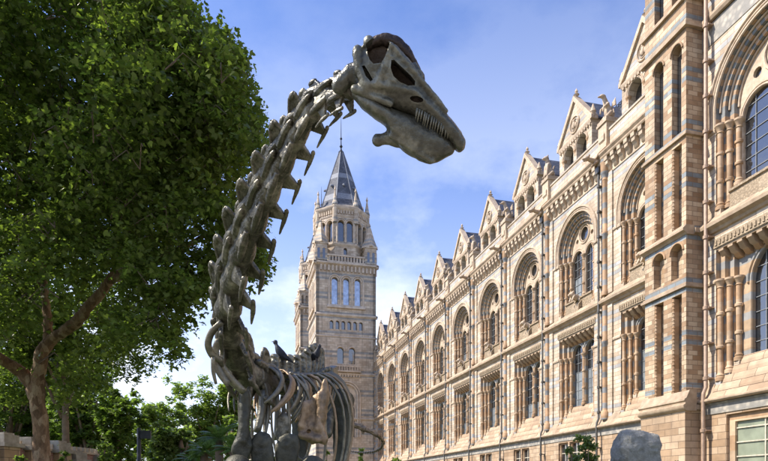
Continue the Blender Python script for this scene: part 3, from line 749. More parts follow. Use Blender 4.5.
# ------------------------------------------------------------------ end pavilion (nearest bay) and one more bay outside the frame
XP = 20.3; CP = 18.84; PH = 3.39
pw = bay_wall_mesh(-PH, PH, 2.66, 16.45)
pb = base_wall_mesh(-PH, PH, [(-1.5,1.95)], 3.2, .2)
BWP = list(basement_window(-1.5,1.95,.2,3.2,.32,'column',4)); BWP[1].materials.clear(); BWP[1].materials.append(M['blind'])
for c in (CP, CP-2*PH-2.72):
    mp('bay_wall', pw, XP, c); mp('basement_wall', pb, XP, c); put_windows(KP, XP, c)
    ex = [(-PH,PH)]
    for n, pf, mat in (('roll_moulding',ROLL_P,'ledge'),('string_course',[(.02,11.22),(-.10,11.25),(-.16,11.36),(-.34,11.46),(-.36,11.6),(-.30,11.66),(-.12,11.84),(.02,11.99)],'ledge'),
                       ('carved_frieze',[(0.01,3.30),(-.19,3.30),(-.19,3.7),(-.24,3.72),(-.24,3.78),(.01,3.78)],'frieze'),
                       ('cornice',[(.3,20.6),(-.16,20.6),(-.22,20.72),(-.22,20.84),(-.10,20.96),(.3,21.0)],'ledge'),
                       ('upper_frieze',[(.02,19.62),(-.03,19.62),(-.03,20.55),(.02,20.55)],'frieze')):
        mp(n, run(n, pf, mat, -PH, PH), XP, c)
    for u0, u1 in ((-PH,-2.66),(2.66,PH)):
        mp('plinth_ledge', run('plinth_ledge', [(.0,3.78),(-.34,3.78),(-.36,3.86),(-.36,3.94),(-.16,4.24),(-.06,4.62),(.0,4.66)], 'ledge', u0, u1), XP, c)
        mp('thin_band', run('thin_band', [(.0,9.02),(-.06,9.02),(-.08,9.1),(-.06,9.18),(.0,9.18)], 'trim', u0, u1), XP, c)
        mp('thin_band', run('thin_band', [(.0,15.62),(-.06,15.62),(-.08,15.7),(-.06,15.78),(.0,15.78)], 'trim', u0, u1), XP, c)
    fr, gl, sa = BWP
    w = mp('basement_window', fr, XP, c); mp('glass', gl, XP, c, w); mp('sash', sa, XP, c, w)
    m = MB(); m.box(0,6,-PH,PH,20.9,34); mp('upper_wall', m.mesh('upper_wall','wall'), XP, c)
    m = MB(); m.box(.93,6,-PH,PH,-1.6,20.9); mp('pavilion_core', m.mesh('pavilion_core','glass'), XP, c)
pp = pipe_mesh(4.0, 30., .085); pp.materials.clear(); pp.materials.append(M['pipe_buff'])
mp('drainpipe', pp, XP, CP+2.9)
m = MB(); m.box(0,6.5,-1.36,1.36,-1.6,34); mp('pavilion_pier', m.mesh('pavilion_pier','turret'), XP-.7, CP-PH-1.36)

# ================================================================== the two entrance towers
def tower_face():
    m = MB(); H = 4.9
    hs = [prof(.5, 29.8, 33.6, 12, u) for u in (-1.87,0,1.87)] + [prof(.3, 25.8, 26.9, 8, u) for u in (-2.4,-1.44,-.48,.48,1.44,2.4)] \
        + [prof(.52, 20.3, 22.4, 10, u) for u in (-.95,.95)] + [prof(1.75, 8.5, 15.2, 20, 0)]
    m.plate(rect(-H, H, -1.6, 36.3), hs, 0., .5)
    wall = m.mesh('tower_wall', 'tower')
    m = MB()
    for z, h, p in ((36.2,.45,.42),(28.0,.35,.25),(18.6,.3,.2),(24.6,.2,.12),(11.4,.3,.25),(3.7,.4,.3)):
        m.prism_u([(.0,z-h*.6),(-p*.5,z-h*.3),(-p,z),(-p,z+h*.5),(0,z+h)], -H-p, H+p)
    k = -H+.2
    while k < H-.3: m.box(-.3,0,k,k+.26,35.1,35.95); k += .62
    k = -2.2
    while k < 2.2: m.box(-.22,0,k,k+.2,18.2,18.6); k += .45
    m.box(-.5,.0,-2.3,2.3,18.95,19.15); m.box(-.5,-.35,-2.3,2.3,19.75,19.95); k = -2.25
    while k < 2.2: m.box(-.48,-.37,k,k+.14,19.15,19.75); k += .42
    for u in (-1.87,0,1.87):
        m.tube([(-.05,a,b) for a,b in arc(u,33.6,.62,n=10)], .12, 6); m.tube([(-.05,a,b) for a,b in arc(u,33.6,.9,n=10)], .1, 6)
    for u in (-2.8,-.935,.935,2.8): m.tube([(-.05,u,29.6),(-.05,u,33.6)], .16, 8)
    for u in (-.95,.95): m.tube([(-.05,a,b) for a,b in arc(u,22.4,.65,n=10)], .11, 6)
    for u in (-2.88,-1.92,-.96,0,.96,1.92,2.88): m.tube([(-.04,u,25.7),(-.04,u,27.0)], .1, 6)
    for R in (1.9,2.25): m.tube([(-.08,-R,8.5)]+[(-.08,a,b) for a,b in arc(0,15.2,R,n=18)]+[(-.08,R,8.5)], .14, 6)
    m.prism_u([(0,29.2),(-.3,29.2),(-.3,29.45),(0,29.8)], -3.1, 3.1)
    trim = m.mesh('tower_trim', 'ttrim', 40)
    m = MB(); m.plate(prof(1.75,8.5,15.2,20,0), [prof(.62,8.5,13.,10,-.82), prof(.62,8.5,13.,10,.82), arc(0,15.1,.7,PI,-PI,16)[:-1]], .25, .45)
    trac = m.mesh('tracery', 'ttrim')
    return wall, trim, trac
TW, TT, TTR = tower_face()
def pane(u, hw, z0, z1, w=.4): return MB().add([(w,u-hw,z0),(w,u+hw,z0),(w,u+hw,z1),(w,u-hw,z1)], [(0,1,2,3)])
def make_tower():
    t = empty('museum_tower', (17.1, 98.6, 0), 'tall square terracotta tower with octagonal lantern and slate spire, nearer of the two', 'tower')
    c = Vector((17.1, 98.6, EYE)); H = 4.9
    for q in range(4):
        R = Matrix.Translation(c) @ Matrix.Rotation(q*PI/2+PI/2, 4, 'Z') @ Matrix.Translation((-H,0,0))
        w = obj('tower_wall', TW, t, mtx=R)
        def sub(n, me, par=w):
            o = bpy.data.objects.new(n, me); COL.objects.link(o); o.parent = par; return o
        sub('tower_trim', TT); sub('tracery', TTR)
        if q in (0, 3):
            for u in (-1.87,0,1.87): sub('window', WIN_T[u])
            for u in (-2.4,-1.44,-.48,.48,1.44,2.4): sub('window', WIN_S[u])
            for u in (-.95,.95): sub('window', WIN_P[u])
            sub('window', WIN_B)
    # parapet, corner gablets, octagon, spire
    m = MB()
    for q in range(4):
        R = Matrix.Rotation(q*PI/2, 3, 'Z')
        mm = MB(); mm.box(H-.35,H+.1,-H,H,36.5,36.75); mm.box(H-.3,H+.05,-H,H,37.55,37.8); k = -H+.1
        while k < H: mm.box(H-.22,H-.04,k,k+.22,36.75,37.55); k += .5
        m.add([R@Vector(v) for v in mm.v], mm.f)
    obj('parapet', m.mesh('parapet','ttrim'), t, c)
    obj('parapet_floor', MB().box(-H+.02,H-.02,-H+.02,H-.02,35.9,36.4).mesh('parapet_floor','ttrim'), t, c)
    CB = MB().box(-.95,.95,-.95,.95,36.4,39.4)
    for s in (-1,1):
        CB.box(-1.08,1.08,s*.95-.1,s*.95+.1,39.3,39.6); CB.box(s*.95-.1,s*.95+.1,-1.08,1.08,39.3,39.6)
        for u in (-.42,.42):
            CB.tube([(u-.3,s*.97,37.0),(u-.3,s*.97,38.6)], .09, 6); CB.tube([(s*.97,u-.3,37.0),(s*.97,u-.3,38.6)], .09, 6)
            CB.tube([(u+math.cos(a)*.26,s*.97,38.5+.26*math.sin(a)) for a in np.linspace(0,PI,7)], .08, 6); CB.tube([(s*.97,u+math.cos(a)*.26,38.5+.26*math.sin(a)) for a in np.linspace(0,PI,7)], .08, 6)
    CB.lathe([(1.42,39.55),(.75,41.2),(.25,42.9),(.12,43.1),(.2,43.25),(0,43.8)], 0, 0, 4)
    cbm = CB.mesh('corner_turret', 'tower')
    slot = MB()
    for s in (-1,1):
        for u in (-.42,.42): slot.box(u-.2,u+.2,s*.953-.004,s*.953+.004,37.0,38.6); slot.box(s*.953-.004,s*.953+.004,u-.2,u+.2,37.0,38.6)
    slm = slot.mesh('window_slot','glass')
    for sx in (-1,1):
        for sy in (-1,1):
            o = obj('corner_turret', cbm, t, c+Vector((sx*(H-.85),sy*(H-.85),0)))
            s2 = bpy.data.objects.new('window_slot', slm); COL.objects.link(s2); s2.parent = o
    ro = 4.15; sl = ro*math.tan(PI/8)
    m = MB(); m.plate(rect(-sl,sl,36.4,45.8), [prof(.5,40.3,43.2,12,-.72), prof(.5,40.3,43.2,12,.72), prof(.3,38.2,39.,8,0)], 0, .45); om = m.mesh('octagon_wall','tower')
    m = MB()
    for z,h,p in ((45.75,.5,.4),(39.8,.3,.2),(44.5,.25,.12)): m.prism_u([(0,z-h),(-p*.6,z-h*.5),(-p,z),(-p,z+h*.5),(.0,z+h)], -sl-.15, sl+.15)
    for u in (-.72,.72):
        m.tube([(-.05,a,b) for a,b in arc(u,43.2,.62,n=10)], .1, 6); m.tube([(-.05,a,b) for a,b in arc(u,43.2,.85,n=10)], .08, 6)
    for u in (-1.4,0,1.4): m.tube([(-.06,u,40.1),(-.06,u,43.2)], .13, 8)
    k = -sl+.1
    while k < sl-.1: m.box(-.22,0,k,k+.2,44.75,45.3); k += .45
    ot = m.mesh('octagon_trim','ttrim',40)
    og = pane(0, 1.35, 38.1, 44, .42).mesh('glass','glass')
    pin = MB().lathe([(.42,43.3),(.42,46.1),(.52,46.2),(.34,46.8),(.1,48.4),(.2,48.6),(0,49.3)], 0, 0, 8).mesh('pinnacle','tower')
    for k in range(8):
        Rk = Matrix.Rotation(k*PI/4, 4, 'Z')
        o = obj('octagon_wall', om, t, mtx=Matrix.Translation(c)@Rk@Matrix.Translation((-ro,0,0)))
        for n_, me_ in (('octagon_trim',ot),('glass',og)):
            s2 = bpy.data.objects.new(n_, me_); COL.objects.link(s2); s2.parent = o
        a = k*PI/4+PI/8
        obj('pinnacle', pin, t, c+Vector((math.cos(a)*4.45,math.sin(a)*4.45,0)))
    sp = [(4.3,46.1),(3.75,46.9),(3.05,49.),(2.2,51.7),(1.3,54.4),(.4,57.)]
    a8 = [PI/8+k*PI/4 for k in range(8)]
    m = MB(); m.loft([[Vector((r*math.cos(a),r*math.sin(a),z)) for a in a8] for r,z in sp]); so = obj('spire', m.mesh('spire','spire'), t, c)
    def rs(z): 
        return float(np.interp(z, [p[1] for p in sp], [p[0] for p in sp]))
    m = MB()
    for z0,z1 in ((47.7,48.8),(51.8,52.7)):
        m.loft([[Vector(((rs(z)+.03)*math.cos(a),(rs(z)+.03)*math.sin(a),z)) for a in a8] for z in np.linspace(z0,z1,4)])
    obj('pale_slate_band', m.mesh('pale_slate_band','lead_band'), so, c)
    m = MB()
    for a in range(8):
        q = a*PI/4; r0 = rs(50.2)*math.cos(PI/8)
        m.cone((math.cos(q)*(r0-.1),math.sin(q)*(r0-.1),50.4),(math.cos(q)*(r0+.35),math.sin(q)*(r0+.35),50.25),.22,.17,6)
    for a in a8: m.tube([(r*1.01*math.cos(a),r*1.01*math.sin(a),z) for r,z in sp], .09, 5)
    obj('spire_lucarnes', m.mesh('spire_lucarnes','lead_band'), so, c)
    m = MB(); m.lathe([(.42,56.9),(.5,57.1),(.22,57.4),(.1,57.8),(.28,58.1),(.1,58.4),(.08,59.2),(.22,59.4),(.07,59.7),(.05,61.6),(.02,63.2),(0,63.3)], 0, 0, 8)
    obj('finial', m.mesh('finial','iron'), t, c)
    return t
WIN_T = {}
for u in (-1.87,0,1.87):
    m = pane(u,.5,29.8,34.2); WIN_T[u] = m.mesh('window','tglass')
WIN_S = {u: pane(u,.3,25.8,27.3).mesh('window','glass') for u in (-2.4,-1.44,-.48,.48,1.44,2.4)}
WIN_P = {u: pane(u,.52,20.3,23.).mesh('window','glass') for u in (-.95,.95)}
WIN_B = pane(0,1.75,8.5,17.).mesh('window','glass')
TOW = make_tower()
t2 = copy_tree(TOW); t2.location = (17.1, 122.5, 0)
t2['label'] = 'farther twin tower whose left edge shows behind the nearer tower'
# ================================================================== the bronze skeleton
DINO = empty('dinosaur_skeleton', at(290, 490, 7.6)-Vector((0,0,EYE)), 'bronze long-necked dinosaur skeleton rearing its head over the garden', 'sculpture')
def camvec(r, u, a): return (R_*r+U_*u+A_*a).normalized()
def frame(p, tan, dorsal, sx, sy, sz):
    t = tan.normalized(); d = (dorsal-t*dorsal.dot(t)).normalized(); y = d.cross(t)
    m = Matrix(((t.x*sx,y.x*sy,d.x*sz,p.x),(t.y*sx,y.y*sy,d.y*sz,p.y),(t.z*sx,y.z*sy,d.z*sz,p.z),(0,0,0,1)))
    return m
def neck_vertebra(kind):
    """unit vertebra: x towards the head, z dorsal; spool-shaped body, neural arch, spine plates, joint processes and hooked ribs.
    kind 0: first neck bones, 1: middle of the neck (one rib lies close along the body), 2: base of the neck"""
    m = MB()
    m.tube([(-.58,0,-.03),(-.45,0,-.01),(-.15,0,.0),(.12,0,.02),(.42,0,.0),(.56,0,0)], [.36,.37,.30,.29,.34,.29], 18)
    m.ball((.5,0,0), (.18,.30,.30)); m.ball((-.5,0,0),(.14,.36,.36))
    m.tube([(-.52,0,.24),(-.1,0,.27),(.46,0,.22)], [.24,.26,.22], 12)
    for s in (-1,1):
        m.tube([(-.05,s*.14,.28),(.35,s*.23,.30),(.66,s*.25,.27)], [.17,.13,.11], 8); m.ball((.64,s*.25,.28),(.14,.11,.08))
        m.tube([(.0,s*.12,.36),(-.38,s*.2,.44),(-.56,s*.22,.40)], [.15,.13,.12], 8)
        close = (s < 0 and kind < 2)
        if close:
            # near-side rib lies along the body as a low ridge
            m.tube([(.40,s*.30,-.10),(.1,s*.36,-.16),(-.3,s*.33,-.2),(-.6,s*.24,-.22)], [.07,.12,.10,.05], 10)
            m.loft([[Vector((-.3,s*.25,.16)),Vector((.3,s*.25,.14)),Vector((.3,s*.2,-.1)),Vector((-.3,s*.2,-.1))],[Vector((-.08,s*.42,-.06)),Vector((.2,s*.42,-.06)),Vector((.2,s*.36,-.18)),Vector((-.08,s*.36,-.18))]])
        if not close or kind == 0:
            # web running down to a hooked rib that stands off the body
            m.loft([[Vector((-.34,s*.12,.0)),Vector((.34,s*.12,.0)),Vector((.34,s*.22,.02)),Vector((-.34,s*.22,.02))],
                    [Vector((-.12,s*.20,-.34)),Vector((.24,s*.20,-.34)),Vector((.24,s*.32,-.32)),Vector((-.12,s*.32,-.32))],
                    [Vector((.03,s*.27,-.60)),Vector((.19,s*.27,-.60)),Vector((.19,s*.36,-.60)),Vector((.03,s*.36,-.60))]])
            L = -.40
            m.tube([(.30,s*.31,-.60),(.2,s*.32,-.63),(.0,s*.33,-.65),(-.2,s*.33,-.68),(L,s*.32,-.72)], [.055,.07,.07,.05,.025], 8)
            m.ball((.29,s*.31,-.60),(.08,.06,.08))
        if kind:
            # thin diverging spine plates, hollowed behind
            m.loft([[Vector((-.50,s*.02,.26)),Vector((.34,s*.02,.26)),Vector((.34,s*.15,.26)),Vector((-.50,s*.15,.26))],
                    [Vector((-.36,s*.10,.46)),Vector((.28,s*.10,.46)),Vector((.28,s*.19,.46)),Vector((-.36,s*.19,.46))],
                    [Vector((-.16,s*.17,.62)),Vector((.28,s*.17,.66)),Vector((.28,s*.24,.66)),Vector((-.16,s*.24,.62))],
                    [Vector((-.02,s*.20,.74)),Vector((.32,s*.20,.79)),Vector((.32,s*.27,.79)),Vector((-.02,s*.27,.74))]])
            m.ball((.19,s*.235,.76),(.16,.075,.10))
            m.tube([(.36,s*.1,.28),(.28,s*.17,.52),(.32,s*.23,.70),(.28,s*.24,.80)], [.06,.05,.06,.06], 8)
            m.tube([(-.52,s*.12,.28),(-.40,s*.16,.40),(-.12,s*.22,.64),(.06,s*.24,.77),(.2,s*.24,.80)], [.07,.05,.05,.06,.06], 8)
    if kind == 0:
        m.loft([[Vector((-.44,-.10,.3)),Vector((.24,-.10,.3)),Vector((.24,.10,.3)),Vector((-.44,.10,.3))],[Vector((-.46,-.07,.74)),Vector((-.1,-.07,.68)),Vector((-.1,.07,.68)),Vector((-.46,.07,.74))]])
        m.ball((-.3,0,.72), (.2,.11,.09))
    return voxel(m, .017, 2, 'neck_vertebra', 'bronze', rough=((.03,.3),(.012,.05)))
NV = [neck_vertebra(0), neck_vertebra(1), neck_vertebra(2)]
# axis of the neck and the back: (picture guide x, y, distance, half height factor)
AX = [(343,93,3.48),(324,100,3.62),(306,121,3.8),(290,149,4.02),(275,179,4.26),(261,208,4.52),(248,237,4.82),(238,266,5.14),(231,294,5.5),(228,320,5.88),(232,345,6.26),(243,367,6.62),(260,381,6.98),
      (273,387,7.3), (281,389,7.62), (289,389,7.95), (296,388,8.3), (302,387,8.65), (307,386,9.0), (311,385,9.36), (315,384,9.72), (318,384,10.1), (321,385,10.5)]
PTS = [at(*p) for p in AX]
DV = {0:(-.3,.95,0.05),2:(-.7,.75,.05),4:(-.85,.5,.2),6:(-.75,.3,.55),8:(-.5,.1,.85),10:(-.2,.3,.95),11:(0,.7,.7),12:(.05,.9,.4),13:(.05,1,.2),22:(0,1,0)}
def dorsal(i):
    ks = sorted(DV); a = max(k for k in ks if k <= i); b = min(k for k in ks if k >= i)
    f = 0 if a == b else (i-a)/(b-a)
    return camvec(*[x*(1-f)+y*f for x,y in zip(DV[a],DV[b])])
PXH = [30,31,33,35,37,39,41,42,43,44,45,44,42]          # overall neck depth along the way, in guide units
for i in range(13):
    p0 = PTS[i-1] if i else PTS[0]+(PTS[0]-PTS[1])*.8
    p1 = PTS[i+1]
    L = (p0-p1).length/2*1.02
    d = AX[i][2]; w = PXH[i]*.88*d/FPX
    k = 0 if i < 2 else (1 if i < 7 else 2)
    obj('neck_vertebra', NV[k], DINO, mtx=frame(PTS[i], p0-p1, dorsal(i), L, w*1.0, w*1.0))
# trunk vertebrae with tall spines
def back_vertebra():
    m = MB()
    m.tube([(-.5,0,0),(-.3,0,0),(0,0,0),(.3,0,0),(.5,0,0)], [.4,.36,.3,.36,.4], 12)
    for s in (-1,1):
        m.tube([(0,s*.15,.4),(0,s*.6,.75),(0,s*.85,.85)], [.2,.14,.1], 8)
        m.tube([(.1,s*.2,.5),(.45,s*.22,.6)], [.14,.1], 8); m.tube([(-.1,s*.2,.5),(-.5,s*.22,.65)], [.14,.1], 8)
        m.tube([(.1,s*.1,.5),(-.05,s*.16,1.2),(-.12,s*.12,1.95)], [.13,.09,.1], 8); m.tube([(-.3,s*.1,.5),(-.28,s*.14,1.2),(-.25,s*.1,1.9)], [.1,.07,.08], 8)
    m.loft([[Vector((-.3,-.06,.4)),Vector((.2,-.06,.4)),Vector((.2,.06,.4)),Vector((-.3,.06,.4))],[Vector((-.36,-.05,2)),Vector((-.0,-.05,2)),Vector((-.0,.05,2)),Vector((-.36,.05,2))]])
    m.ball((-.18,0,2.0),(.26,.17,.16))
    return voxel(m, .045, 2, 'back_vertebra', 'bronze', rough=((.16,.4),(.06,.12)))
BV = back_vertebra()
SPH = [.19,.205,.21,.21,.225,.255,.285,.30,.30,.30]
for j, i in enumerate(range(13, 23)):
    p1 = PTS[i+1] if i < 22 else PTS[22]+(PTS[22]-PTS[21])
    t = PTS[i-1]-p1; L = t.length/2
    obj('back_vertebra', BV, DINO, mtx=frame(PTS[i], t, dorsal(i), L*.98, .30, SPH[j]))
# ribs
LAT = lambda i: (PTS[i-1]-PTS[min(i+1,22)]).cross(U_).normalized()
RIBW = {12:.42,13:.60,14:.72,15:.80,16:.86,17:.88,18:.88,19:.84,20:.78,21:.7}
for i in range(12, 22):
    W = RIBW[i]*.8; l = LAT(i); fwd = (PTS[i-1]-PTS[i+1]).normalized()
    for s in (-1,1):
        H = 1.9 if i > 13 else 1.35
        cp = [(.16,.14,0),(.45,.16,.0),(.78,.0,-.04),(.98,-.32,-.08),(1.0,-.72,-.12),(.92,-1.1,-.14),(.74,-1.45,-.12),(.55,-H+.12,-.08)]
        pts = [PTS[i]+l*(s*a*W)+U_*(b*(H/1.9)+.05)+fwd*c for a,b,c in cp]
        # refine
        q = []
        for k in range(len(pts)-1):
            for f in (0,.5): q.append(pts[k].lerp(pts[k+1], f))
        q.append(pts[-1])
        for _ in range(2): q = [q[0]]+[(q[k-1]+q[k]*2+q[k+1])/4 for k in range(1,len(q)-1)]+[q[-1]]
        n = len(q); rad = [.024+.014*math.sin(PI*min(1,k/(n*.5)))*1 if k < n*.5 else .036-.010*(k/n) for k in range(n)]
        mb = MB(); mb.tube([x-wpos(DINO) for x in q], rad, 10, flat=.6)
        o = obj('rib', mb.mesh('rib', 'rust' if i in (15,18) else 'bronze', True), DINO, wpos(DINO))
# short ribs and processes crowding the root of the neck
for i in range(12, 20):
    l = LAT(i) if i < 22 else LAT(21); dv = dorsal(i); fwd = (PTS[i-1]-PTS[i+1]).normalized()
    for s in (-1,1):
        for b in (0,.33,.66):
            o = PTS[i].lerp(PTS[i+1], b) if i < 22 else PTS[i]
            k = random.uniform(.85,1.2)
            cp = [o+dv*.16+l*(s*.05), o+dv*.20+l*(s*.20*k)-fwd*.03, o+dv*.02+l*(s*.34*k)-fwd*.02, o-dv*.22*k+l*(s*.33*k)+fwd*.06, o-dv*.42*k+l*(s*.22*k)+fwd*.16]
            q = []
            for a in range(len(cp)-1):
                for f in (0,.33,.66): q.append(cp[a].lerp(cp[a+1], f))
            q.append(cp[-1])
            for _ in range(2): q = [q[0]]+[(q[a-1]+q[a]*2+q[a+1])/4 for a in range(1,len(q)-1)]+[q[-1]]
            mb = MB(); mb.tube([x-wpos(DINO) for x in q], [.018+.02*math.sin(PI*a/(len(q)-1)) for a in range(len(q))], 8, flat=.45)
            obj('short_rib', mb.mesh('short_rib', 'rust' if random.random() < .28 else 'bronze', True), DINO, wpos(DINO))
# neck ribs hanging in front of the shoulders
for (a,b,r) in [([(250,388,6.6),(247,408,6.55),(245,430,6.5)],0,[.05,.045,.04]),
                ([(263,392,6.9),(262,412,6.85),(257,432,6.8)],0,[.075,.07,.06]),([(268,394,7.),(268,416,6.95),(264,438,6.9)],0,[.05,.045,.03]),
                ([(277,396,7.2),(277,418,7.15),(275,440,7.1)],0,[.04,.04,.03]),([(283,397,7.3),(284,420,7.25),(282,445,7.2)],0,[.04,.035,.03]),
                ([(222,322,5.7),(211,332,5.75),(207,345,5.8),(212,356,5.9),(222,361,6.)],0,[.035,.04,.04,.04,.03]),([(213,357,5.85),(213,372,5.9),(216,384,5.95)],0,[.03,.03,.02]),
                ([(219,340,6.),(214,352,6.05),(219,372,6.1),(228,384,6.15)],0,[.04,.045,.05,.04]),
                ([(219,362,6.1),(230,380,6.2),(244,392,6.3)],0,[.05,.06,.05])]:
    mb = MB(); P = [at(*p) for p in a]; q = [P[0]]
    for k in range(len(P)-1):
        for f in (.25,.5,.75,1): q.append(P[k].lerp(P[k+1], f))
    for _ in range(3): q = [q[0]]+[(q[k-1]+q[k]*2+q[k+1])/4 for k in range(1,len(q)-1)]+[q[-1]]
    rr = np.interp(np.linspace(0,1,len(q)), np.linspace(0,1,len(r)), r)
    mb.tube([x-wpos(DINO) for x in q], list(rr), 8, flat=.7)
    obj('neck_rib', mb.mesh('neck_rib', 'bronze', True), DINO, wpos(DINO))
# plates of the shoulder girdle: cast from an outline, thick, domed and with worn edges
def blade(name, pts, d, thick, mat, tilt=(0,0,1), holes=(), dome=.3, vox=.022, ridges=()):
    c = at(sum(p[0] for p in pts)/len(pts), sum(p[1] for p in pts)/len(pts), d); n = camvec(*tilt)
    P = [on_plane(x,y,c,n)-c for x,y in pts]; k = len(P); ctr = Vector((0,0,0))
    secs = []
    for f,o in ((.80,-.5),(.97,-.3),(1.,0),(.97,.3),(.80,.5)): secs.append([p*f+n*(o*thick) for p in P])
    mb = MB(); mb.loft(secs)
    mb.ball((0,0,0), (thick*.1,)*3)
    for a,b,r in ridges:
        mb.cone(on_plane(*a,c,n)-c-n*thick*.45, on_plane(*b,c,n)-c-n*thick*.45, r, r)
    cut = []
    for hx,hy,hr in holes:
        h = on_plane(hx,hy,c,n)-c; cm = MB(); cm.tube([h-n*.4,h+n*.4], hr, 12); cut.append(cm.mesh('hole'))
    me = voxel(mb, vox, 3, name, mat, cut=cut or None, rough=((.05,.18),(.02,.05)))
    return obj(name, me, DINO, c)
blade('shoulder_blade', [(312,397),(316,394),(320,396),(322,388),(324,378),(327,376),(328,388),(328,402),(326,418),(325,430),(329,440),(326,447),(320,443),(312,446),(304,440),(298,432),(299,418),(303,405)], 6.95, .12, 'rust', (.25,0,1), [(311,432,.028)], ridges=[((308,405),(303,425),.05),((322,395),(321,428),.045),((304,436),(320,440),.05)])
blade('shoulder_blade', [(242,392),(249,391),(250,410),(249,430),(254,446),(248,461),(236,464),(231,452),(237,434),(240,414)], 6.55, .11, 'bone', (-.3,0,1), ridges=[((245,395),(243,440),.06)])
blade('breast_plate', [(253,436),(259,431),(267,433),(272,441),(274,455),(273,475),(264,486),(255,480),(251,462),(250,448)], 6.6, .10, 'bone', (.2,.1,1))
blade('breast_plate', [(279,437),(288,433),(296,436),(300,445),(298,458),(292,476),(282,486),(276,478),(274,462),(275,447)], 6.7, .10, 'bone', (-.2,.1,1))
blade('chest_bone', [(277,418),(284,412),(290,416),(290,428),(287,440),(280,446),(275,436)], 7.0, .09, 'bronze', (0,0,1))
# limbs
def limb(name, pts, rad, mat='bone'):
    m = MB(); m.tube(pts, rad, 14)
    m.ball(pts[0], rad[0]*1.12); m.ball(pts[-1], rad[-1]*1.15)
    o0 = Vector(pts[0]); mm = MB(); mm.v = [tuple(Vector(v)-o0) for v in m.v]; mm.f = m.f
    return obj(name, voxel(mm, .03, 3, name, mat, rough=((.05,.2),)), DINO, o0)
def foot(name, p, fwd):
    m = MB(); sd = fwd.cross(U_).normalized()
    m.ball((0,0,.14),(.2,.2,.15))
    for a in (-.6,-.3,0,.3,.6):
        d = (fwd*math.cos(a)+sd*math.sin(a)).normalized(); m.cone(d*.1+U_*.2, d*.30+U_*.05, .085, .06, 8); m.cone(d*.30+U_*.05, d*.4+U_*.03, .05, .02, 8)
    return obj(name, voxel(m, .025, 2, name, 'bone'), DINO, p)
for (sx,sy,dd,off) in ((238,470,6.35,-.1),(313,470,6.7,.1)):
    s0 = at(sx,sy,dd); g = Vector((s0.x,s0.y,0))
    e = Vector((s0.x,s0.y,1.15))-R_*0.05+A_*.12; w = Vector((s0.x,s0.y,.32))
    limb('upper_arm', [s0, s0.lerp(e,.3), s0.lerp(e,.7), e], [.15,.12,.10,.15])
    limb('forearm', [e-R_*.07, e.lerp(w,.5)-R_*.06, w-R_*.06], [.09,.065,.09]); limb('forearm', [e+R_*.09, e.lerp(w,.5)+R_*.07, w+R_*.06], [.08,.06,.08])
    foot('forefoot', Vector((w.x,w.y,.0)), -A_)
hip = PTS[22]; back = (PTS[22]-PTS[19]).normalized(); back.z = 0
for s in (-1,1):
    h = hip+R_*(s*.36)-U_*.3; kx = at(354,474,10.4) if s > 0 else None
    kn = Vector((h.x,h.y,1.35))-A_*.12; an = Vector((h.x,h.y,.3))+A_*.1
    limb('thigh_bone', [h, h.lerp(kn,.25), h.lerp(kn,.7), kn], [.21,.155,.13,.19])
    limb('shin_bone', [kn-R_*.08, kn.lerp(an,.5)-R_*.06, an-R_*.05], [.12,.085,.1]); limb('shin_bone', [kn+R_*.1, kn.lerp(an,.5)+R_*.08, an+R_*.06], [.09,.06,.08])
    foot('hindfoot', Vector((an.x,an.y,0)), -A_)
    m = MB(); l = R_*s
    m.loft([[l*.0+U_*.35-back*.5, l*.12+U_*.35-back*.5, l*.12+U_*.05-back*.45, l*0+U_*.05-back*.45],[U_*.5, l*.14+U_*.5, l*.14-U_*.3, -U_*.3],[U_*.3+back*.55, l*.1+U_*.3+back*.55, l*.1+U_*.05+back*.5, U_*.05+back*.5]])
    m.cone(-U_*.2-back*.05, -U_*.75-back*.4, .11, .1); m.cone(-U_*.2+back*.1, -U_*.6+back*.55, .1, .07)
    obj('hip_bone', voxel(m, .03, 3, 'hip_bone', 'bronze'), DINO, hip+R_*(s*.16)-U_*.15)
# tail: swings out to the right, round and away
TP = [PTS[22], at(328,392,11.0), at(335,404,11.6), at(343,418,12.0), at(352,425,12.2), at(361,428.,12.15), at(370,431,12.1), at(379,436,12.25), at(384,442.5,12.9), at(381,448.5,13.9), at(374,451.8,14.8), at(364,453,15.6), at(354,452,16.4), at(344,450,17.2)]
q = [TP[0]]
for k in range(len(TP)-1):
    for f in np.linspace(0,1,9)[1:]: q.append(TP[k].lerp(TP[k+1], float(f)))
for _ in range(6): q = [q[0]]+[(q[k-1]+q[k]*2+q[k+1])/4 for k in range(1,len(q)-1)]+[q[-1]]
def tail_vertebra():
    m = MB(); m.tube([(-.5,0,0),(-.35,0,0),(0,0,0),(.35,0,0),(.5,0,0)], [.5,.5,.36,.5,.5], 12)
    m.tube([(0,0,.3),(-.2,0,.75)], [.2,.13], 8); m.tube([(-.3,0,-.3),(-.45,0,-.9)], [.16,.09], 8)
    m.tube([(0,-.6,.15),(0,.6,.15)], [.13,.13], 8)
    return voxel(m, .06, 2, 'tail_vertebra', 'rust')
TV = tail_vertebra(); acc = 0; last = 0
segs = []
for k in range(1, len(q)):
    L = (q[k]-q[last]).length; f = k/len(q)
    want = .26*(1-f)+.13
    if L >= want: segs.append((last,k)); last = k
for a, b in segs:
    f = (a+b)/2/len(q); r = .17*(1-f)**1.15+.033
    t = q[a]-q[b]
    obj('tail_vertebra', TV, DINO, mtx=frame((q[a]+q[b])/2, t, U_, t.length*1.04, r*.8, r*.9))
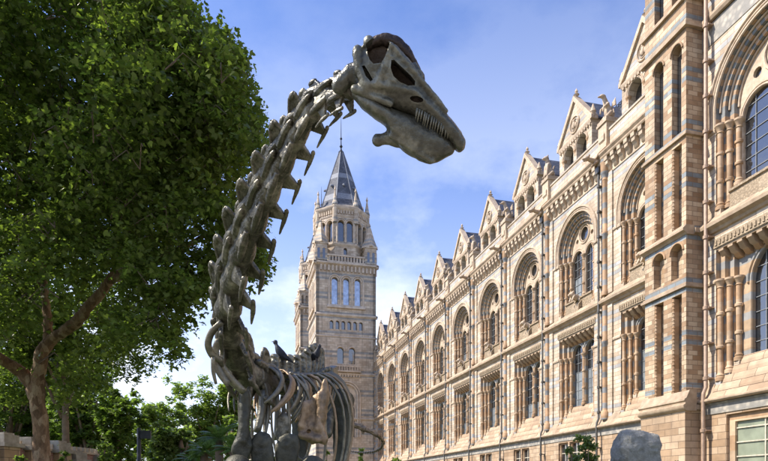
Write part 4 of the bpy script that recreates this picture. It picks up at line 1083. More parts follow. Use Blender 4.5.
# ------------------------------------------------------------------ skull
HC = at(408,108,3.4); HN = (HC-CAM).normalized()
HN = (HN*.75+A_*.25).normalized()
sc = 180/519.                                     # guide points below are in an enlarged frame
def hp(x, y): return on_plane(300+x*sc, 20+y*sc, HC, HN)-HC
UPX = 3.62/FPX*sc
def skin_sections(secs, n=22, pw=2.5):
    out = []
    for (dx,dy),(vx,vy),hw in secs:
        d = hp(dx,dy); v = hp(vx,vy); c = (d+v)/2; h = (d-v)/2; ring = []
        for k in range(n):
            a = 2*PI*k/n; ca, sa = math.cos(a), math.sin(a)
            ca = math.copysign(abs(ca)**(2/pw), ca); sa = math.copysign(abs(sa)**(2/pw), sa)
            ring.append(c+h*ca+HN*(sa*hw*UPX))
        out.append(ring)
    return out
cran = [((160,112),(150,188),20),((176,92),(170,205),34),((205,64),(198,226),46),((240,52),(228,243),52),((278,72),(258,254),54),((312,112),(288,266),52),((338,150),(318,274),48),((364,195),(346,284),45),((392,236),(374,300),44),((418,268),(402,326),43),((444,296),(428,350),42),((466,324),(446,372),37),((478,350),(456,381),28),((474,372),(462,383),12)]
m = MB(); m.loft(skin_sections(cran))
# lumps at the back of the skull, bars and brow ridge
m.ball(hp(168,98), 17*UPX); m.cone(hp(168,95)-HN*20*UPX, hp(172,150)-HN*30*UPX, 15*UPX, 13*UPX); m.ball(hp(200,72)-HN*28*UPX, 15*UPX)
m.cone(hp(172,150)-HN*30*UPX, hp(196,195)-HN*38*UPX, 13*UPX, 16*UPX)
m.cone(hp(262,82)-HN*46*UPX, hp(246,140)-HN*50*UPX, 7*UPX, 6*UPX); m.cone(hp(246,140)-HN*50*UPX, hp(222,196)-HN*46*UPX, 7*UPX, 12*UPX)
m.cone(hp(268,84)-HN*44*UPX, hp(330,160)-HN*42*UPX, 6*UPX, 7*UPX); m.cone(hp(330,160)-HN*42*UPX, hp(420,268)-HN*34*UPX, 7*UPX, 6*UPX)
m.cone(hp(222,196)-HN*46*UPX, hp(330,215)-HN*46*UPX, 10*UPX, 8*UPX); m.cone(hp(330,215)-HN*46*UPX, hp(450,330)-HN*33*UPX, 8*UPX, 8*UPX)
m.cone(hp(160,205)-HN*30*UPX, hp(262,250)-HN*44*UPX, 12*UPX, 9*UPX)
m.tube([hp(326,126),hp(342,150),hp(356,168)], [8*UPX,10*UPX,6*UPX], 8)
m.cone(hp(150,150), hp(112,190), 22*UPX, 20*UPX)
def cutter(pts, depth, name='cut'):
    pp = [hp(*p) for p in pts]
    c = MB(); c.loft([[p-HN*95*UPX for p in pp],[p+HN*depth*UPX for p in pp]]); return c.mesh(name)
A_h = [(192,80),(210,64),(236,55),(254,60),(262,76),(254,100),(245,122),(236,136),(214,138),(203,126),(196,106)]
B_h = [(264,128),(272,127),(296,150),(318,170),(331,186),(330,198),(312,200),(288,190),(270,174),(262,150)]
C_h = [(335+19*math.cos(a),237+9*math.sin(a)+3*math.cos(a)) for a in np.linspace(0,2*PI,14)[:-1]]
D_h = [(181,142),(188,140),(200,160),(212,182),(206,188),(192,172)]
skm = voxel(m, .0085, 4, 'skull', 'skull', cut=[cutter(A_h,26),cutter(B_h,18),cutter(C_h,-18),cutter(D_h,-8)], rough=((.013,.11),(.0045,.02)))
SK = obj('skull', skm, DINO, HC)
# dark lining putting the shade inside the openings into colour
def shade_plate(pts, depth):
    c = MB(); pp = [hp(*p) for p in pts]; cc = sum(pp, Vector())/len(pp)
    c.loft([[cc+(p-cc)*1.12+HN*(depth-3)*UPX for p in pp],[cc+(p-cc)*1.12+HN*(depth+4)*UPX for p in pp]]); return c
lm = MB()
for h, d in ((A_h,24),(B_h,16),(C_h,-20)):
    c = shade_plate(h, d); lm.add(c.v, c.f)
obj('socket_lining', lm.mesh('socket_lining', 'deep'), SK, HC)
m = MB(); m.tube([hp(*p)+HN*20*UPX for p in ((188,74),(212,58),(240,50),(272,57),(298,80),(318,108),(334,134),(348,158),(358,176))], [12*UPX,13*UPX,15*UPX,17*UPX,17*UPX,15*UPX,13*UPX,12*UPX,6*UPX], 10)
obj('far_brow', voxel(m, .009, 2, 'far_brow', 'deep', rough=((.015,.04),)), SK, HC)
jaw = [((150,196),(150,222),26),((178,214),(180,256),40),((214,232),(214,284),47),((246,246),(246,306),49),((276,258),(270,352),48),((304,266),(296,378),45),((334,278),(324,396),42),((362,290),(350,409),40),((390,302),(374,417),38),((414,326),(398,412),35),((434,348),(424,399),29),((448,368),(441,389),18)]
m = MB(); m.loft(skin_sections(jaw, pw=2.3))
m.tube([hp(222,346),hp(240,343),hp(262,340),hp(284,346)], [15*UPX,16*UPX,19*UPX,22*UPX], 10); m.ball(hp(224,346),(17*UPX,)*3)
m.cone(hp(262,338)-HN*34*UPX, hp(380,410)-HN*28*UPX, 8*UPX, 7*UPX)
JW = obj('lower_jaw', voxel(m, .009, 4, 'lower_jaw', 'skull', rough=((.013,.12),(.0045,.02))), DINO, HC)
for s in (-1, 1):
    m = MB()
    for k in range(17):
        f = k/16; x = 338+f*108+random.uniform(-1.2,1.2); y = 262+f*72-6*math.sin(f*PI)
        ln = (20+18*math.sin(PI*min(1,f*.75+.25)))*random.uniform(.85,1.1)
        o = (46-13*f)
        a = hp(x,y)+HN*(s*(o+.2)*UPX); b = hp(x+6-ln*.36, y+ln)+HN*(s*(o-2)*UPX)
        m.tube([a,a.lerp(b,.5)+HN*(s*1.6*UPX),b], [2.8*UPX,2.5*UPX,1.2*UPX], 7)
    obj('tooth_row', m.mesh('tooth_row','skull',True), SK, HC)
# ================================================================== pigeons
def pigeon(px, py, d, face, label, size=.24, head=(.62,.52)):
    p = at(px,py,d); t = empty('pigeon', p, label, 'bird', 'pigeons resting on the dinosaur\'s back')
    f = face; s = f.cross(U_).normalized(); S = size
    m = MB()
    f2 = (f*math.cos(.32)+U_*math.sin(.32)); u2 = (U_*math.cos(.32)-f*math.sin(.32))
    def q(a,b,c): return f2*(a*S)+u2*((b-.28)*S)+s*(c*S)+U_*(.30*S)
    m.loft([[q(x,z+h*math.cos(a),w*math.sin(a)) for a in np.linspace(0,2*PI,13)[:-1]] for x,z,h,w in
            ((-.95,.30,.02,.10),(-.6,.34,.07,.15),(-.35,.40,.2,.22),(-.1,.45,.30,.28),(.15,.53,.32,.29),(.33,.66,.26,.24),(.44,.80,.17,.16),(.5,.93,.15,.14),(.56,1.0,.12,.11),(.62,1.02,.05,.05))])
    m.ball(q(.53,.98,0), .16*S)
    bod = obj('body', voxel(m, .012, 2, 'body', 'pigeon'), t, p)
    m = MB(); m.cone(q(.64,.97,0), q(.75,.90,0), .035*S, .014*S, 6); obj('beak', m.mesh('beak','horn',True), t, p)
    for k in (-1,1):
        m = MB(); m.loft([[q(.2,.6,k*.25),q(.2,.4,k*.27),q(.2,.5,k*.2)],[q(-.3,.56,k*.28),q(-.3,.32,k*.26),q(-.3,.45,k*.2)],[q(-.8,.36,k*.14),q(-.85,.3,k*.12),q(-.8,.33,k*.1)]])
        obj('wing', m.mesh('wing','pigeon',60), t, p)
        m = MB(); m.cone(q(.02,.3,k*.1), f*(.05*S)+s*(k*.1*S), .035*S, .03*S, 6); m.cone(f*(.05*S)+s*(k*.1*S), f*(.2*S)+s*(k*.12*S), .025*S, .015*S, 6); obj('leg', m.mesh('leg','horn',True), t, p)
pigeon(280,361.5,7.45,camvec(-1,.15,-.1),'dark pigeon standing on the skeleton\'s shoulders with its head raised', .205)
pigeon(316.5,361.5,9.0,camvec(.8,0,-.5),'small dark pigeon farther along the back, silhouetted before the tower', .2)
# ================================================================== vegetation
LEAF = np.array([(0,0,0),(.30,.10,.05),(.52,.42,.10),(.24,.48,.03),(.22,.78,.06),(0,1.05,-.06),(-.22,.78,.06),(-.24,.48,.03),(-.52,.42,.10),(-.30,.10,.05)])   # lobed, folded on the midrib
LEAF_S = np.array([(0,0,0),(.34,.4,.08),(0,1,-.05),(-.34,.4,.08)])
def leaves_mesh(name, pos, size, mat, shape=LEAF, droop=.5, up=.5, outward=None):
    """one mesh of separate leaf faces"""
    n = len(pos); k = len(shape)
    nr = RNG.normal(size=(n,3)); nr /= np.linalg.norm(nr,axis=1)[:,None]; nr[:,2] = np.abs(nr[:,2])
    nr = nr*(1-up)+np.array([0,0,1.])*up
    if outward is not None: nr += outward*.55
    nr /= np.linalg.norm(nr,axis=1)[:,None]
    d = RNG.normal(size=(n,3)); d[:,2] -= droop*1.2; d -= nr*np.sum(d*nr,axis=1)[:,None]; d /= np.linalg.norm(d,axis=1)[:,None]+1e-9
    s = np.cross(d,nr); sz = size*(.5+.95*RNG.random(n)**1.2)
    v = pos[:,None,:]+sz[:,None,None]*(s[:,None,:]*shape[None,:,0:1]+d[:,None,:]*shape[None,:,1:2]+nr[:,None,:]*shape[None,:,2:3])
    v = v.reshape(-1,3); me = bpy.data.meshes.new(name)
    me.vertices.add(n*k); me.vertices.foreach_set('co', v.astype(np.float32).ravel())
    me.loops.add(n*k); me.loops.foreach_set('vertex_index', np.arange(n*k,dtype=np.int32))
    me.polygons.add(n); me.polygons.foreach_set('loop_start', np.arange(0,n*k,k,dtype=np.int32))
    me.update(calc_edges=True); me.materials.append(M[mat]); return me
def inpoly(x, y, poly):
    c = np.zeros(len(x), bool); n = len(poly); j = n-1
    for i in range(n):
        xi, yi = poly[i]; xj, yj = poly[j]
        t = ((yi > y) != (yj > y)) & (x < (xj-xi)*(y-yi)/((yj-yi)+1e-12)+xi); c ^= t; j = i
    return c
def px_of(P):
    q = P-np.array(CAM); d = q@np.array(A_); return CX+FPX*(q@np.array(R_))/d, HY-FPX*q[:,2]/d, d
def cluster(centers, rad, per, flat=.6):
    n = len(centers); o = RNG.normal(size=(n,per,3)); o /= np.linalg.norm(o,axis=2)[:,:,None]; o *= (RNG.random((n,per,1))**.5)
    o[:,:,2] *= flat
    r = rad if np.isscalar(rad) else np.asarray(rad)[:,None,None]
    return (centers[:,None,:]+o*r).reshape(-1,3)
def sprays(C, twigs, per, L):
    """leaf positions strung along drooping twigs that radiate from each clump"""
    n = len(C); a = RNG.random((n,twigs))*2*PI; el = RNG.normal(.05,.45,(n,twigs))
    d = np.stack([np.cos(a)*np.cos(el),np.sin(a)*np.cos(el),np.sin(el)],-1)
    ln = L*(.55+.75*RNG.random((n,twigs)))
    t = (np.arange(per)+.6)/per
    P = C[:,None,None,:]+d[:,:,None,:]*(ln[:,:,None]*t)[...,None]
    P[...,2] -= (ln[:,:,None]*t**2)*.55
    P += RNG.normal(size=P.shape)*.045
    return P.reshape(-1,3)
def limbs_mesh(name, paths, mat):
    m = MB()
    for P, r in paths:
        P = [Vector(p) for p in P]; q = [P[0]]
        for k in range(len(P)-1):
            for f in (.2,.4,.6,.8,1): q.append(P[k].lerp(P[k+1], f))
        for _ in range(2): q = [q[0]]+[(q[k-1]+q[k]*2+q[k+1])/4 for k in range(1,len(q)-1)]+[q[-1]]
        q = [p+Vector((random.uniform(-1,1),random.uniform(-1,1),0))*.025*(1 if 0 < i < len(q)-1 else 0) for i, p in enumerate(q)]
        rr = np.interp(np.linspace(0,1,len(q)), np.linspace(0,1,len(r)), r); rr = [x*random.uniform(.95,1.06) for x in rr]
        m.tube(q, rr, 12)
    return m.mesh(name, mat, True, fix=False)
# ---- the big plane tree on the left
def big_plane():
    D0 = 16.
    base = at(44,490,D0); base.z = 0
    t = empty('plane_tree', base, 'big spreading plane tree with a leaning brown trunk, its leafy crown filling the upper left', 'tree', 'trees of the garden')
    b = Vector(base); A = lambda x,y,d: at(x,y,d)-b
    fork = A(41,350,15.9)
    paths = [([Vector((0,0,0)), A(43,461,D0), A(38,405,D0), A(37,375,D0), A(43,350,15.9), A(52,339,15.9), A(63,332,15.7), A(76,322,15.5), A(93,302,15.2), A(110,281,15.), A(128,240,14.6), A(150,190,14), A(175,120,13.5)], [.32,.225,.20,.185,.17,.15,.14,.15,.13,.11,.09,.06,.03]),
             ([A(38,400,D0), A(31,382,D0), A(20,371,15.9), A(8,363,15.6), A(-12,350,15), A(-60,300,14)], [.2,.18,.16,.145,.13,.1]),
             ([A(48,345,15.9), A(48,322,16), A(45,300,16.1), A(45,280,16.2), A(40,200,16.5), A(50,80,16.6)], [.13,.12,.1,.09,.07,.04]),
             ([A(45,290,16.2), A(20,240,16), A(-20,180,15)], [.09,.07,.04]),
             ([A(110,281,15.), A(160,260,14.6), A(215,230,14.2), A(250,190,14)], [.1,.07,.05,.02])]
    obj('trunk', limbs_mesh('trunk', paths, 'bark'), t, b)
    outline = [(-500,-700),(150,-700),(176,-40),(192,0),(214,16),(236,36),(247,62),(250,86),(258,104),(262,122),(268,138),(262,158),(264,196),(266,226),(258,246),(270,262),(268,290),(250,300),(233,290),(222,306),(212,322),(204,322),(200,342),(194,364),(182,374),(170,360),(156,346),(141,348),(134,368),(126,392),(112,408),(92,412),(60,404),(-500,430)]
    outline = [(a+(9 if a > 190 and 40 < b < 305 else 0), b) for a,b in outline]
    lim = [(-40,330),(20,352),(42,335),(42,280),(52,280),(54,325),(72,312),(108,268),(124,270),(120,292),(88,322),(68,340),(56,352),(54,380),(56,470),(22,470),(24,395),(-40,385)]
    ctr = np.array(at(20,118,14.5)); cs = []
    ex = [np.array(A_), np.array(R_), np.array(U_)]; rad = (6.2, 9.5, 7.6)
    n = 60000
    o = RNG.normal(size=(n,3)); o /= np.linalg.norm(o,axis=1)[:,None]; o *= (RNG.random((n,1))**.42)
    P = ctr+sum(np.outer(o[:,i]*rad[i], ex[i]) for i in range(3))
    # lumpy boughs: keep where a coarse 3-D field is high
    f = sum(np.sin(P@k+p) for k,p in zip(RNG.normal(size=(7,3))*.95, RNG.random(7)*6.28))
    x, y, d = px_of(P)
    wob = [sum(np.sin(P@k+p) for k,p in zip(RNG.normal(size=(5,3))*q, RNG.random(5)*6.28))/2.2 for q in (1.1,1.1,2.4,2.4)]; jx = 11*wob[0]+6*wob[2]; jy = 11*wob[1]+6*wob[3]; keep = inpoly(x+12+jx,y+12+jy,outline) & inpoly(x+9,y,outline) & (P[:,2] > 3.1) & (d > 7.4)
    keep &= ~(inpoly(x,y,lim) & (d < 16.6))
    edge = np.minimum(1, np.maximum(0,(f+.9)))
    keep &= RNG.random(n) < edge
    # thin region between the low boughs so the sky shows through
    thin = ((x > 50)&(x < 140)&(y > 250)&(y < 350)); keep &= ~(thin & (RNG.random(n) < .5))
    low = (y > 330)&(x < 130); keep &= ~(low & (RNG.random(n) < .35))
    P = P[keep]; d = d[keep]; x = x[keep]; y = y[keep]
    vis = (x > -160)&(y > -170)
    sel = np.concatenate([RNG.permutation(np.where(vis)[0])[:1500], RNG.permutation(np.where(~vis)[0])[:130]])
    C = P[sel]
    n = 9000                                             # low outer boughs reaching over the garden
    dd = 11.5+3.5*RNG.random(n); ux = 120+155*RNG.random(n); uy = -20+400*RNG.random(n)
    Q = np.array(CAM)+np.outer((ux-CX)/FPX*dd,np.array(R_))+np.outer((HY-uy)/FPX*dd,np.array(U_))+np.outer(dd,np.array(A_))
    g = sum(np.sin(Q@k+p) for k,p in zip(RNG.normal(size=(6,3))*1.3, RNG.random(6)*6.28))
    Q = Q[inpoly(ux+10+RNG.normal(0,6,n),uy+14+RNG.normal(0,6,n),outline)&inpoly(ux+10,uy+6,outline)&~inpoly(ux,uy,lim)&(g > -.5)][:360]; C = np.vstack([C,Q])

    L = sprays(C, 10, 11, .84)
    x, y, d = px_of(L); sc_ = [sum(np.sin(L@k+p) for k,p in zip(RNG.normal(size=(4,3))*3.2, RNG.random(4)*6.28))/2 for _ in range(2)]; L = L[inpoly(x+6+9*sc_[0],y+6+9*sc_[1],outline)|(x < 110)|(y < -40)]
    x, y, d = px_of(L)
    ok = ~(inpoly(x,y,lim)&(d < 16.3)&(RNG.random(len(x)) < .95)); L = L[ok]
    obj('crown', leaves_mesh('crown', L-np.array(b), .104, 'leafA', LEAF, .9, .3), t, b)
    m = MB()
    x, y, d = px_of(C); inn = C[inpoly(x+28,y+25,outline)&inpoly(x+28,y,outline)]
    for c in inn[RNG.permutation(len(inn))[:600]]:
        for _ in range(2):
            a = random.uniform(0,2*PI); d_ = Vector((math.cos(a),math.sin(a),random.uniform(-.2,.5)))*.6
            m.tube([Vector(c)-b-Vector((0,0,.25)), Vector(c)-b+d_*.5, Vector(c)-b+d_-Vector((0,0,.3))], [.012,.009,.005], 4, cap=False)
    obj('twigs', m.mesh('twigs','bark2',True,fix=False), t, b)
    return t
big_plane()
# ---- background trees
def tree(name, px, pyb, pyt, halfpx, d, label, mat='leafB', clumps=150, per=60, leaf=.3, trunk_r=.3, low=.25, squash=1., bark='bark2', seed=0, group='trees of the garden'):
    base = at(px,490,d); base.z = 0; b = Vector(base)
    top = at(px,pyt,d).z; R = halfpx*d/FPX; zb = max(.5, at(px,pyb,d).z) if pyb else 1.5
    t = empty(name, base, label, 'tree', group)
    cz = (top+zb)/2; hz = (top-zb)/2
    lobes = [(RNG.normal(size=3)*np.array([R*.5,R*.5,hz*.42]), .42+.25*RNG.random()) for _ in range(11)]
    cs = []
    for k in range(clumps):
        c, s = lobes[k%11]; o = RNG.normal(size=3); o /= np.linalg.norm(o); o *= RNG.random()**.3
        q = c+o*s*np.array([R,R,hz]); 
        if abs(q[2]) < hz*1.02: cs.append(q)
    C = np.array(cs)+np.array([0,0,cz])
    L = cluster(C, R*.17, per, .75)
    paths = [([(0,0,0),(0.05*R,0,zb*.6),(.02*R,.03*R,cz),(.05*R,0,cz+hz*.5)], [trunk_r*1.3,trunk_r,trunk_r*.7,trunk_r*.2])]
    for k in range(6):
        a = k*1.05+seed; paths.append(([(0,0,zb+(cz-zb)*.25*(k%3)),(math.cos(a)*R*.4,math.sin(a)*R*.4,cz-hz*.1),(math.cos(a)*R*.7,math.sin(a)*R*.7,cz+hz*.35)], [trunk_r*.5,trunk_r*.3,trunk_r*.1]))
    obj('trunk', limbs_mesh('trunk', paths, bark), t, b)
    obj('crown', leaves_mesh('crown', L, leaf, mat, LEAF_S if d > 30 else LEAF, .4, .45), t, b)
    return t
tree('garden_tree', 207, 470, 376, 34, 62, 'tall bright green tree with the highest crown behind the skeleton\'s chest', 'leafB', 320, 60, .36)
tree('garden_tree', 158, 472, 402, 28, 52, 'lower rounded green tree left of the tallest distant tree', 'leafB', 240, 55, .32)
tree('garden_tree', 232, 480, 408, 15, 40, 'low light green tree close behind the skeleton\'s shoulder', 'leafB', 120, 50, .26)
tree('garden_tree', 180, 485, 424, 22, 30, 'small pale leaved tree in front of the distant trees', 'leafD', 160, 55, .2)
tree('garden_tree', 116, 486, 388, 20, 34, 'slim tree with a straight reddish trunk beside the black post', 'leafC', 170, 55, .24, .16)
tree('garden_tree', 90, 480, 362, 30, 40, 'dark tree directly right of the plane trunk', 'leafC', 300, 60, .3)
tree('garden_tree', 52, 478, 340, 34, 52, 'dark tree showing just behind the plane trunk', 'leafC', 260, 55, .36)
tree('garden_tree', 8, 474, 330, 38, 46, 'dark tree behind the brick wall at the far left', 'leafC', 300, 60, .34)
tree('garden_tree', -62, 474, 330, 40, 44, 'shaded tree beyond the left end of the brick wall', 'leafC', 220, 55, .36)
tree('plane_tree', 62, 418, 255, 78, 27, 'second plane tree standing behind the big one, filling in beneath its crown', 'leafA', 420, 70, .15, .16)
# palms
def palm(px, py, d, n, L, label, h0):
    base = at(px,490,d); base.z = 0; b = Vector(base); t = empty('palm', base, label, 'palm', 'palms of the garden')
    z = at(px,py,d).z
    m = MB(); m.tube([(0,0,0),(.03,.02,z*.5),(0,0,z)], [.13,.1,.09], 10); obj('trunk', m.mesh('trunk','bark2',True), t, b)
    V = []; F = []
    for k in range(n):
        a = 2*PI*k/n*2.4+random.uniform(-.2,.2); el = random.uniform(-.1,1.25); ll = L*random.uniform(.75,1.1)
        d0 = Vector((math.cos(a)*math.cos(el),math.sin(a)*math.cos(el),math.sin(el))); p = Vector((0,0,z)); v = d0.copy(); pts = [p.copy()]
        for i in range(9): p = p+v*(ll/9); v = (v+Vector((0,0,-.13))).normalized(); pts.append(p.copy())
        for i in range(1,9):
            tdir = (pts[i+1]-pts[i]).normalized(); side = tdir.cross(U_).normalized(); w = ll*.26*math.sin(PI*(i+.7)/10.5)
            for s in (-1,1):
                for g in (0,.5):
                    q0 = pts[i].lerp(pts[i+1],g); tip = q0+side*(s*w)+tdir*(w*.7)-U_*(w*.35); o = len(V)
                    V += [q0-tdir*.015, q0+tdir*.02, tip]; F.append((o,o+1,o+2))
    me = bpy.data.meshes.new('fronds'); me.from_pydata([tuple(v) for v in V], [], F); me.materials.append(M['leafE']); obj('fronds', me, t, b)
palm(219,440,13,34,.62,'feathery palm just left of the skeleton\'s shoulders',0)
palm(204,452,14,30,.5,'small low palm left of the taller palm',0)
palm(234,452,12,26,.5,'small palm touching the skeleton\'s upper arm',0)
palm(192,461,16,26,.6,'palm lowest and leftmost of the palms',0)
# shrubs
def shrub(px, py_top, half, d, label, mat, clumps, per, leaf, hz=None, name='shrub', airy=.2):
    base = at(px,490,d); base.z = 0; b = Vector(base); t = empty(name, base, label, 'shrub', 'shrubs of the garden')
    R = half*d/FPX; top = at(px,py_top,d).z
    n = clumps; o = RNG.normal(size=(n,3)); o /= np.linalg.norm(o,axis=1)[:,None]; o *= RNG.random((n,1))**.45
    C = o*np.array([R,R,top*.5])+np.array([0,0,top*.5]); C[:,:2] *= (1.25-.55*(C[:,2]/top))[:,None]
    L = cluster(C, R*airy, per, 1.)
    obj('leaves', leaves_mesh('leaves', L, leaf, mat, LEAF_S, .1, .15), t, b)
    paths = [([(0,0,0),(0,0,top*.5),(0,0,top*.95)], [.05,.035,.01])]
    for k in range(0,n,max(1,n//26)): paths.append(([(0,0,max(.1,C[k,2]*.55)),tuple(C[k])], [.018,.006]))
    obj('stems', limbs_mesh('stems', paths, 'bark2'), t, b)
shrub(586,426,17,15.5,'loose feathery conifer in front of the basement windows','leafD',95,75,.085,airy=.22,name='conifer')
shrub(572,444,10,15.2,'low sprig of conifer left of the feathery one','leafD',34,60,.08,airy=.3,name='conifer')
shrub(398,456,16,30,'low dark bush at the foot of the tower','leafC',60,50,.12)
shrub(362,446,7,19,'light yellow-green bush beneath the curl of the tail','leafB',50,45,.1)
shrub(327,448,8,18,'bright bush glimpsed between the ribs','leafB',50,45,.1)
shrub(272,452,14,16,'green bush behind the breast plates','leafB',60,45,.1)
shrub(66,448,13,17,'dark bush right of the plane trunk in front of the wall','leafC',90,55,.09)
shrub(104,440,14,18,'spiky dark bush beyond the right end of the wall','leafC',90,55,.1)
shrub(20,453,10,18.5,'low dark bush left of the plane trunk in front of the brick wall','leafC',60,50,.09)
shrub(678,455,10,13,'reddish low plant at the foot of the stair turret','leafC',30,40,.06)
shrub(655,457,7,12.5,'small tuft of plants beside the standing stone','leafD',20,40,.06)
shrub(252,470,12,13,'leafy plant hidden low behind the forelimb','leafD',50,40,.1)
# ================================================================== standing stone
def stone():
    d = 11.5; b = at(637,490,d); b.z = 0
    out = [(612,500),(613,470),(615,449),(618,437),(622,431),(630,430),(640,432),(650,435),(655,440),(657,450),(659,470),(661,500)]
    P = [on_plane(x,y,at(637,460,d),A_)-b for x,y in out]; c = sum(P,Vector())/len(P)
    secs = []
    for f,o in ((.70,-.36),(.93,-.28),(1,-.1),(1,.12),(.9,.3),(.66,.38)): secs.append([c+(p-c)*f+A_*o for p in P])
    m = MB(); m.loft(secs); me = voxel(m, .055, 0, 'standing_stone', 'stone', rough=((.16,.45),(.06,.14)), shade=False)
    co = np.zeros(len(me.vertices)*3, np.float32); me.vertices.foreach_get('co', co); co = co.reshape(-1,3)
    for a,fq in ((.03,3.),):
        k = RNG.normal(size=(5,3))*fq; ph = RNG.random(5)*6
        co += (a*np.sin(co@k.T+ph).mean(axis=1))[:,None]*np.array([1,1,.6])
    me.vertices.foreach_set('co', co.astype(np.float32).ravel())
    o = obj('standing_stone', me, None, b); tag(o, 'grey flat-topped boulder standing upright before the stair turret', 'boulder')
stone()
# ================================================================== black post, wall, ground
pb = at(139,490,22); pb.z = 0
t = empty('lamp_post', pb, 'slim black post among the trees left of the skeleton', 'post')
m = MB(); m.lathe([(.11,0),(.11,.3),(.075,.35),(.075,at(139,429,22).z),(.06,at(139,428,22).z)]); obj('pole', m.mesh('pole','iron',40), t, pb)
m = MB(); zt = at(139,432,22).z; m.box(.05,.42,-.1,.1,zt-.25,zt+.05); obj('lamp_head', m.mesh('lamp_head','iron'), t, pb)
WY = 24.
wl = empty('garden_wall', Vector((-9,23.5,0)), 'red brick garden wall with buff stone piers and grey caps behind the plane tree', 'wall')
wdir = (at(75,450,27)-at(-40,450,21)); wdir.z = 0; wdir.normalize(); wn = wdir.cross(U_)
w0 = at(-40,490,21); w0.z = 0
zt = at(20,449,24).z
def wbox(m, s0, s1, n0, n1, z0, z1):
    vs = [w0+wdir*s+wn*n+U_*z for s,n,z in ((s0,n0,z0),(s1,n0,z0),(s1,n1,z0),(s0,n1,z0),(s0,n0,z1),(s1,n0,z1),(s1,n1,z1),(s0,n1,z1))]
    m.add([v-wpos(wl) for v in vs], [(0,3,2,1),(4,5,6,7),(0,1,5,4),(1,2,6,5),(2,3,7,6),(3,0,4,7)])
pier_s = []
for px, top in ((3,433),(30,437.5),(57,441),(74,451),(96,455)):
    # position along the wall that projects to this column
    best = min(np.linspace(-6,16,400), key=lambda s: abs(topx(w0+wdir*float(s)+U_*2)[0]-px)); pier_s.append(float(best))
m = MB(); wbox(m, -12, pier_s[-1], -.12, .12, 0, zt); obj('brick_panel', m.mesh('brick_panel','redbrick'), wl, wpos(wl))
m = MB(); wbox(m, -12, pier_s[-1], -.18, .18, zt, zt+.09); k = -12
while k < pier_s[-1]: wbox(m, k, k+.09, -.1, .1, zt+.09, zt+.3); k += .3
obj('coping', m.mesh('coping','trim'), wl, wpos(wl))
for s, (px, top) in zip(pier_s, ((3,433),(30,437.5),(57,441),(74,451),(96,455))):
    d = (w0+wdir*s).dot(A_); z1 = at(px,top,d).z
    m = MB(); wbox(m, s-.4, s+.4, -.4, .4, 0, z1-.55); p = obj('stone_pier', m.mesh('stone_pier','base'), wl, wpos(wl))
    m = MB(); wbox(m, s-.52, s+.52, -.52, .52, z1-.55, z1-.4); wbox(m, s-.38, s+.38, -.38, .38, z1-.4, z1-.08); wbox(m, s-.26, s+.26, -.26, .26, z1-.08, z1)
    o = bpy.data.objects.new('pier_cap', m.mesh('pier_cap','capst')); COL.objects.link(o); o.parent = p
# ground: gravel plaza, lawn, path
def sheet(name, x0, x1, y0, y1, z, mat):
    m = MB().add([(x0,y0,z),(x1,y0,z),(x1,y1,z),(x0,y1,z)], [(0,1,2,3)]); o = obj(name, m.mesh(name, mat)); tag(o, kind='structure'); return o
M['earth'] = simple('garden_ground', (.10,.085,.06), .95, 0, .3, .8)
M['lawn'] = simple('lawn_grass', (.055,.085,.025), .95, 0, .35, 2.)
M['path'] = simple('pale_paving', (.22,.195,.16), .9, 0, .2, 1.5)
sheet('ground', -1500, 1500, -1500, 1500, 0, 'earth')
sheet('lawn', -40, 16.5, 4.5, 70, .004, 'lawn')
sheet('path', -40, 19, -20, 4.5, .008, 'path')
sheet('pavement', 16.5, 21.7, 4.5, 92, .012, 'path')
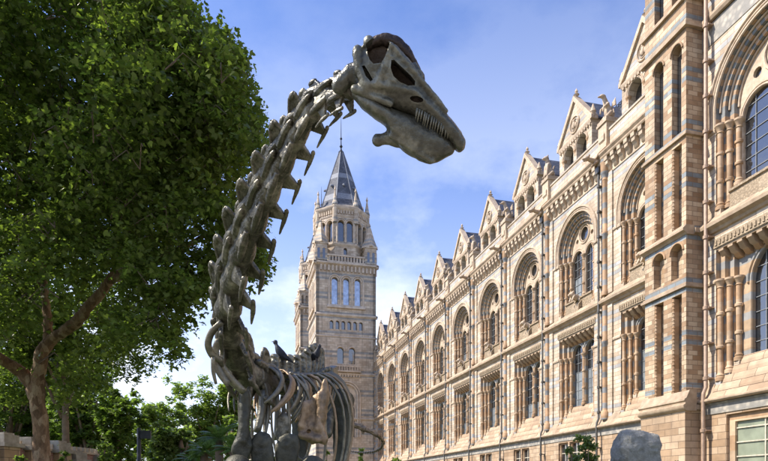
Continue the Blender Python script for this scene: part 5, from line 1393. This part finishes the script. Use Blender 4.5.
# ================================================================== light, sky, camera
w = bpy.data.worlds.new('World'); scene.world = w; w.use_nodes = True
nt = w.node_tree; N = NB(nt); bg = nt.nodes['Background']
SUN_EL = math.radians(46); sd = Vector((-.965,.26,0)).normalized()
sunv = Vector((sd.x*math.cos(SUN_EL), sd.y*math.cos(SUN_EL), math.sin(SUN_EL)))
sky = N.n('ShaderNodeTexSky'); sky.sky_type = 'NISHITA'; sky.sun_disc = False; sky.sun_elevation = SUN_EL
sky.sun_rotation = math.atan2(sd.x, sd.y); sky.air_density = 1.; sky.dust_density = .6; sky.ozone_density = 3.
tc = N.n('ShaderNodeTexCoord'); mpn = N.n('ShaderNodeMapping'); mpn.inputs['Scale'].default_value = (1.5,1.5,2.6); mpn.inputs['Location'].default_value = (.35,.1,.2)
N.link(tc.outputs['Generated'], mpn.inputs[0])
c1 = N.noise(mpn.outputs[0], 2.1, 10, .6)
sp = N.n('ShaderNodeSeparateXYZ'); N.link(tc.outputs['Generated'], sp.inputs[0])
lowm = N.mrange(sp.outputs[2], .02, .60, 1., 0.)
veil = N.math('MULTIPLY', N.mrange(c1, .38, .62), N.math('POWER', N.mrange(sp.outputs[2], .12, .74, 1., .03), 1.5), clamp=True)
haze = N.math('POWER', lowm, 1.8)
cl = N.math('MAXIMUM', veil, N.math('MULTIPLY', haze, .9), clamp=True)
tint = N.mix(1., sky.outputs[0], SKY_TINT, 'MULTIPLY')
colr = N.mix(cl, tint, CLOUD)
N.link(colr, bg.inputs['Color']); bg.inputs['Strength'].default_value = .135
sl = bpy.data.lights.new('sun', 'SUN'); sl.energy = 4.3; sl.angle = math.radians(.53); sl.color = (1., .91, .80)
so = bpy.data.objects.new('sun', sl); COL.objects.link(so); so.rotation_euler = (-sunv).to_track_quat('-Z','Y').to_euler(); so.location = (-30,20,40)
cam = bpy.data.cameras.new('camera'); co = bpy.data.objects.new('camera', cam); COL.objects.link(co); scene.camera = co
co.location = CAM; co.rotation_euler = (PI/2, 0, -TH)
cam.sensor_width = 36; cam.lens = 36*FPX/768; cam.shift_y = (HY-230.5)/768; cam.clip_end = 4000; cam.clip_start = .05
vs = scene.view_settings; scene.display_settings.display_device = 'sRGB'
vs.view_transform = 'Standard'; vs.look = 'None'; vs.gamma = 1; vs.exposure = .86; vs.use_curve_mapping = False
scene.cycles.max_bounces = 6; scene.cycles.diffuse_bounces = 3; scene.cycles.glossy_bounces = 3; scene.cycles.transmission_bounces = 4
scene.cycles.use_denoising = True
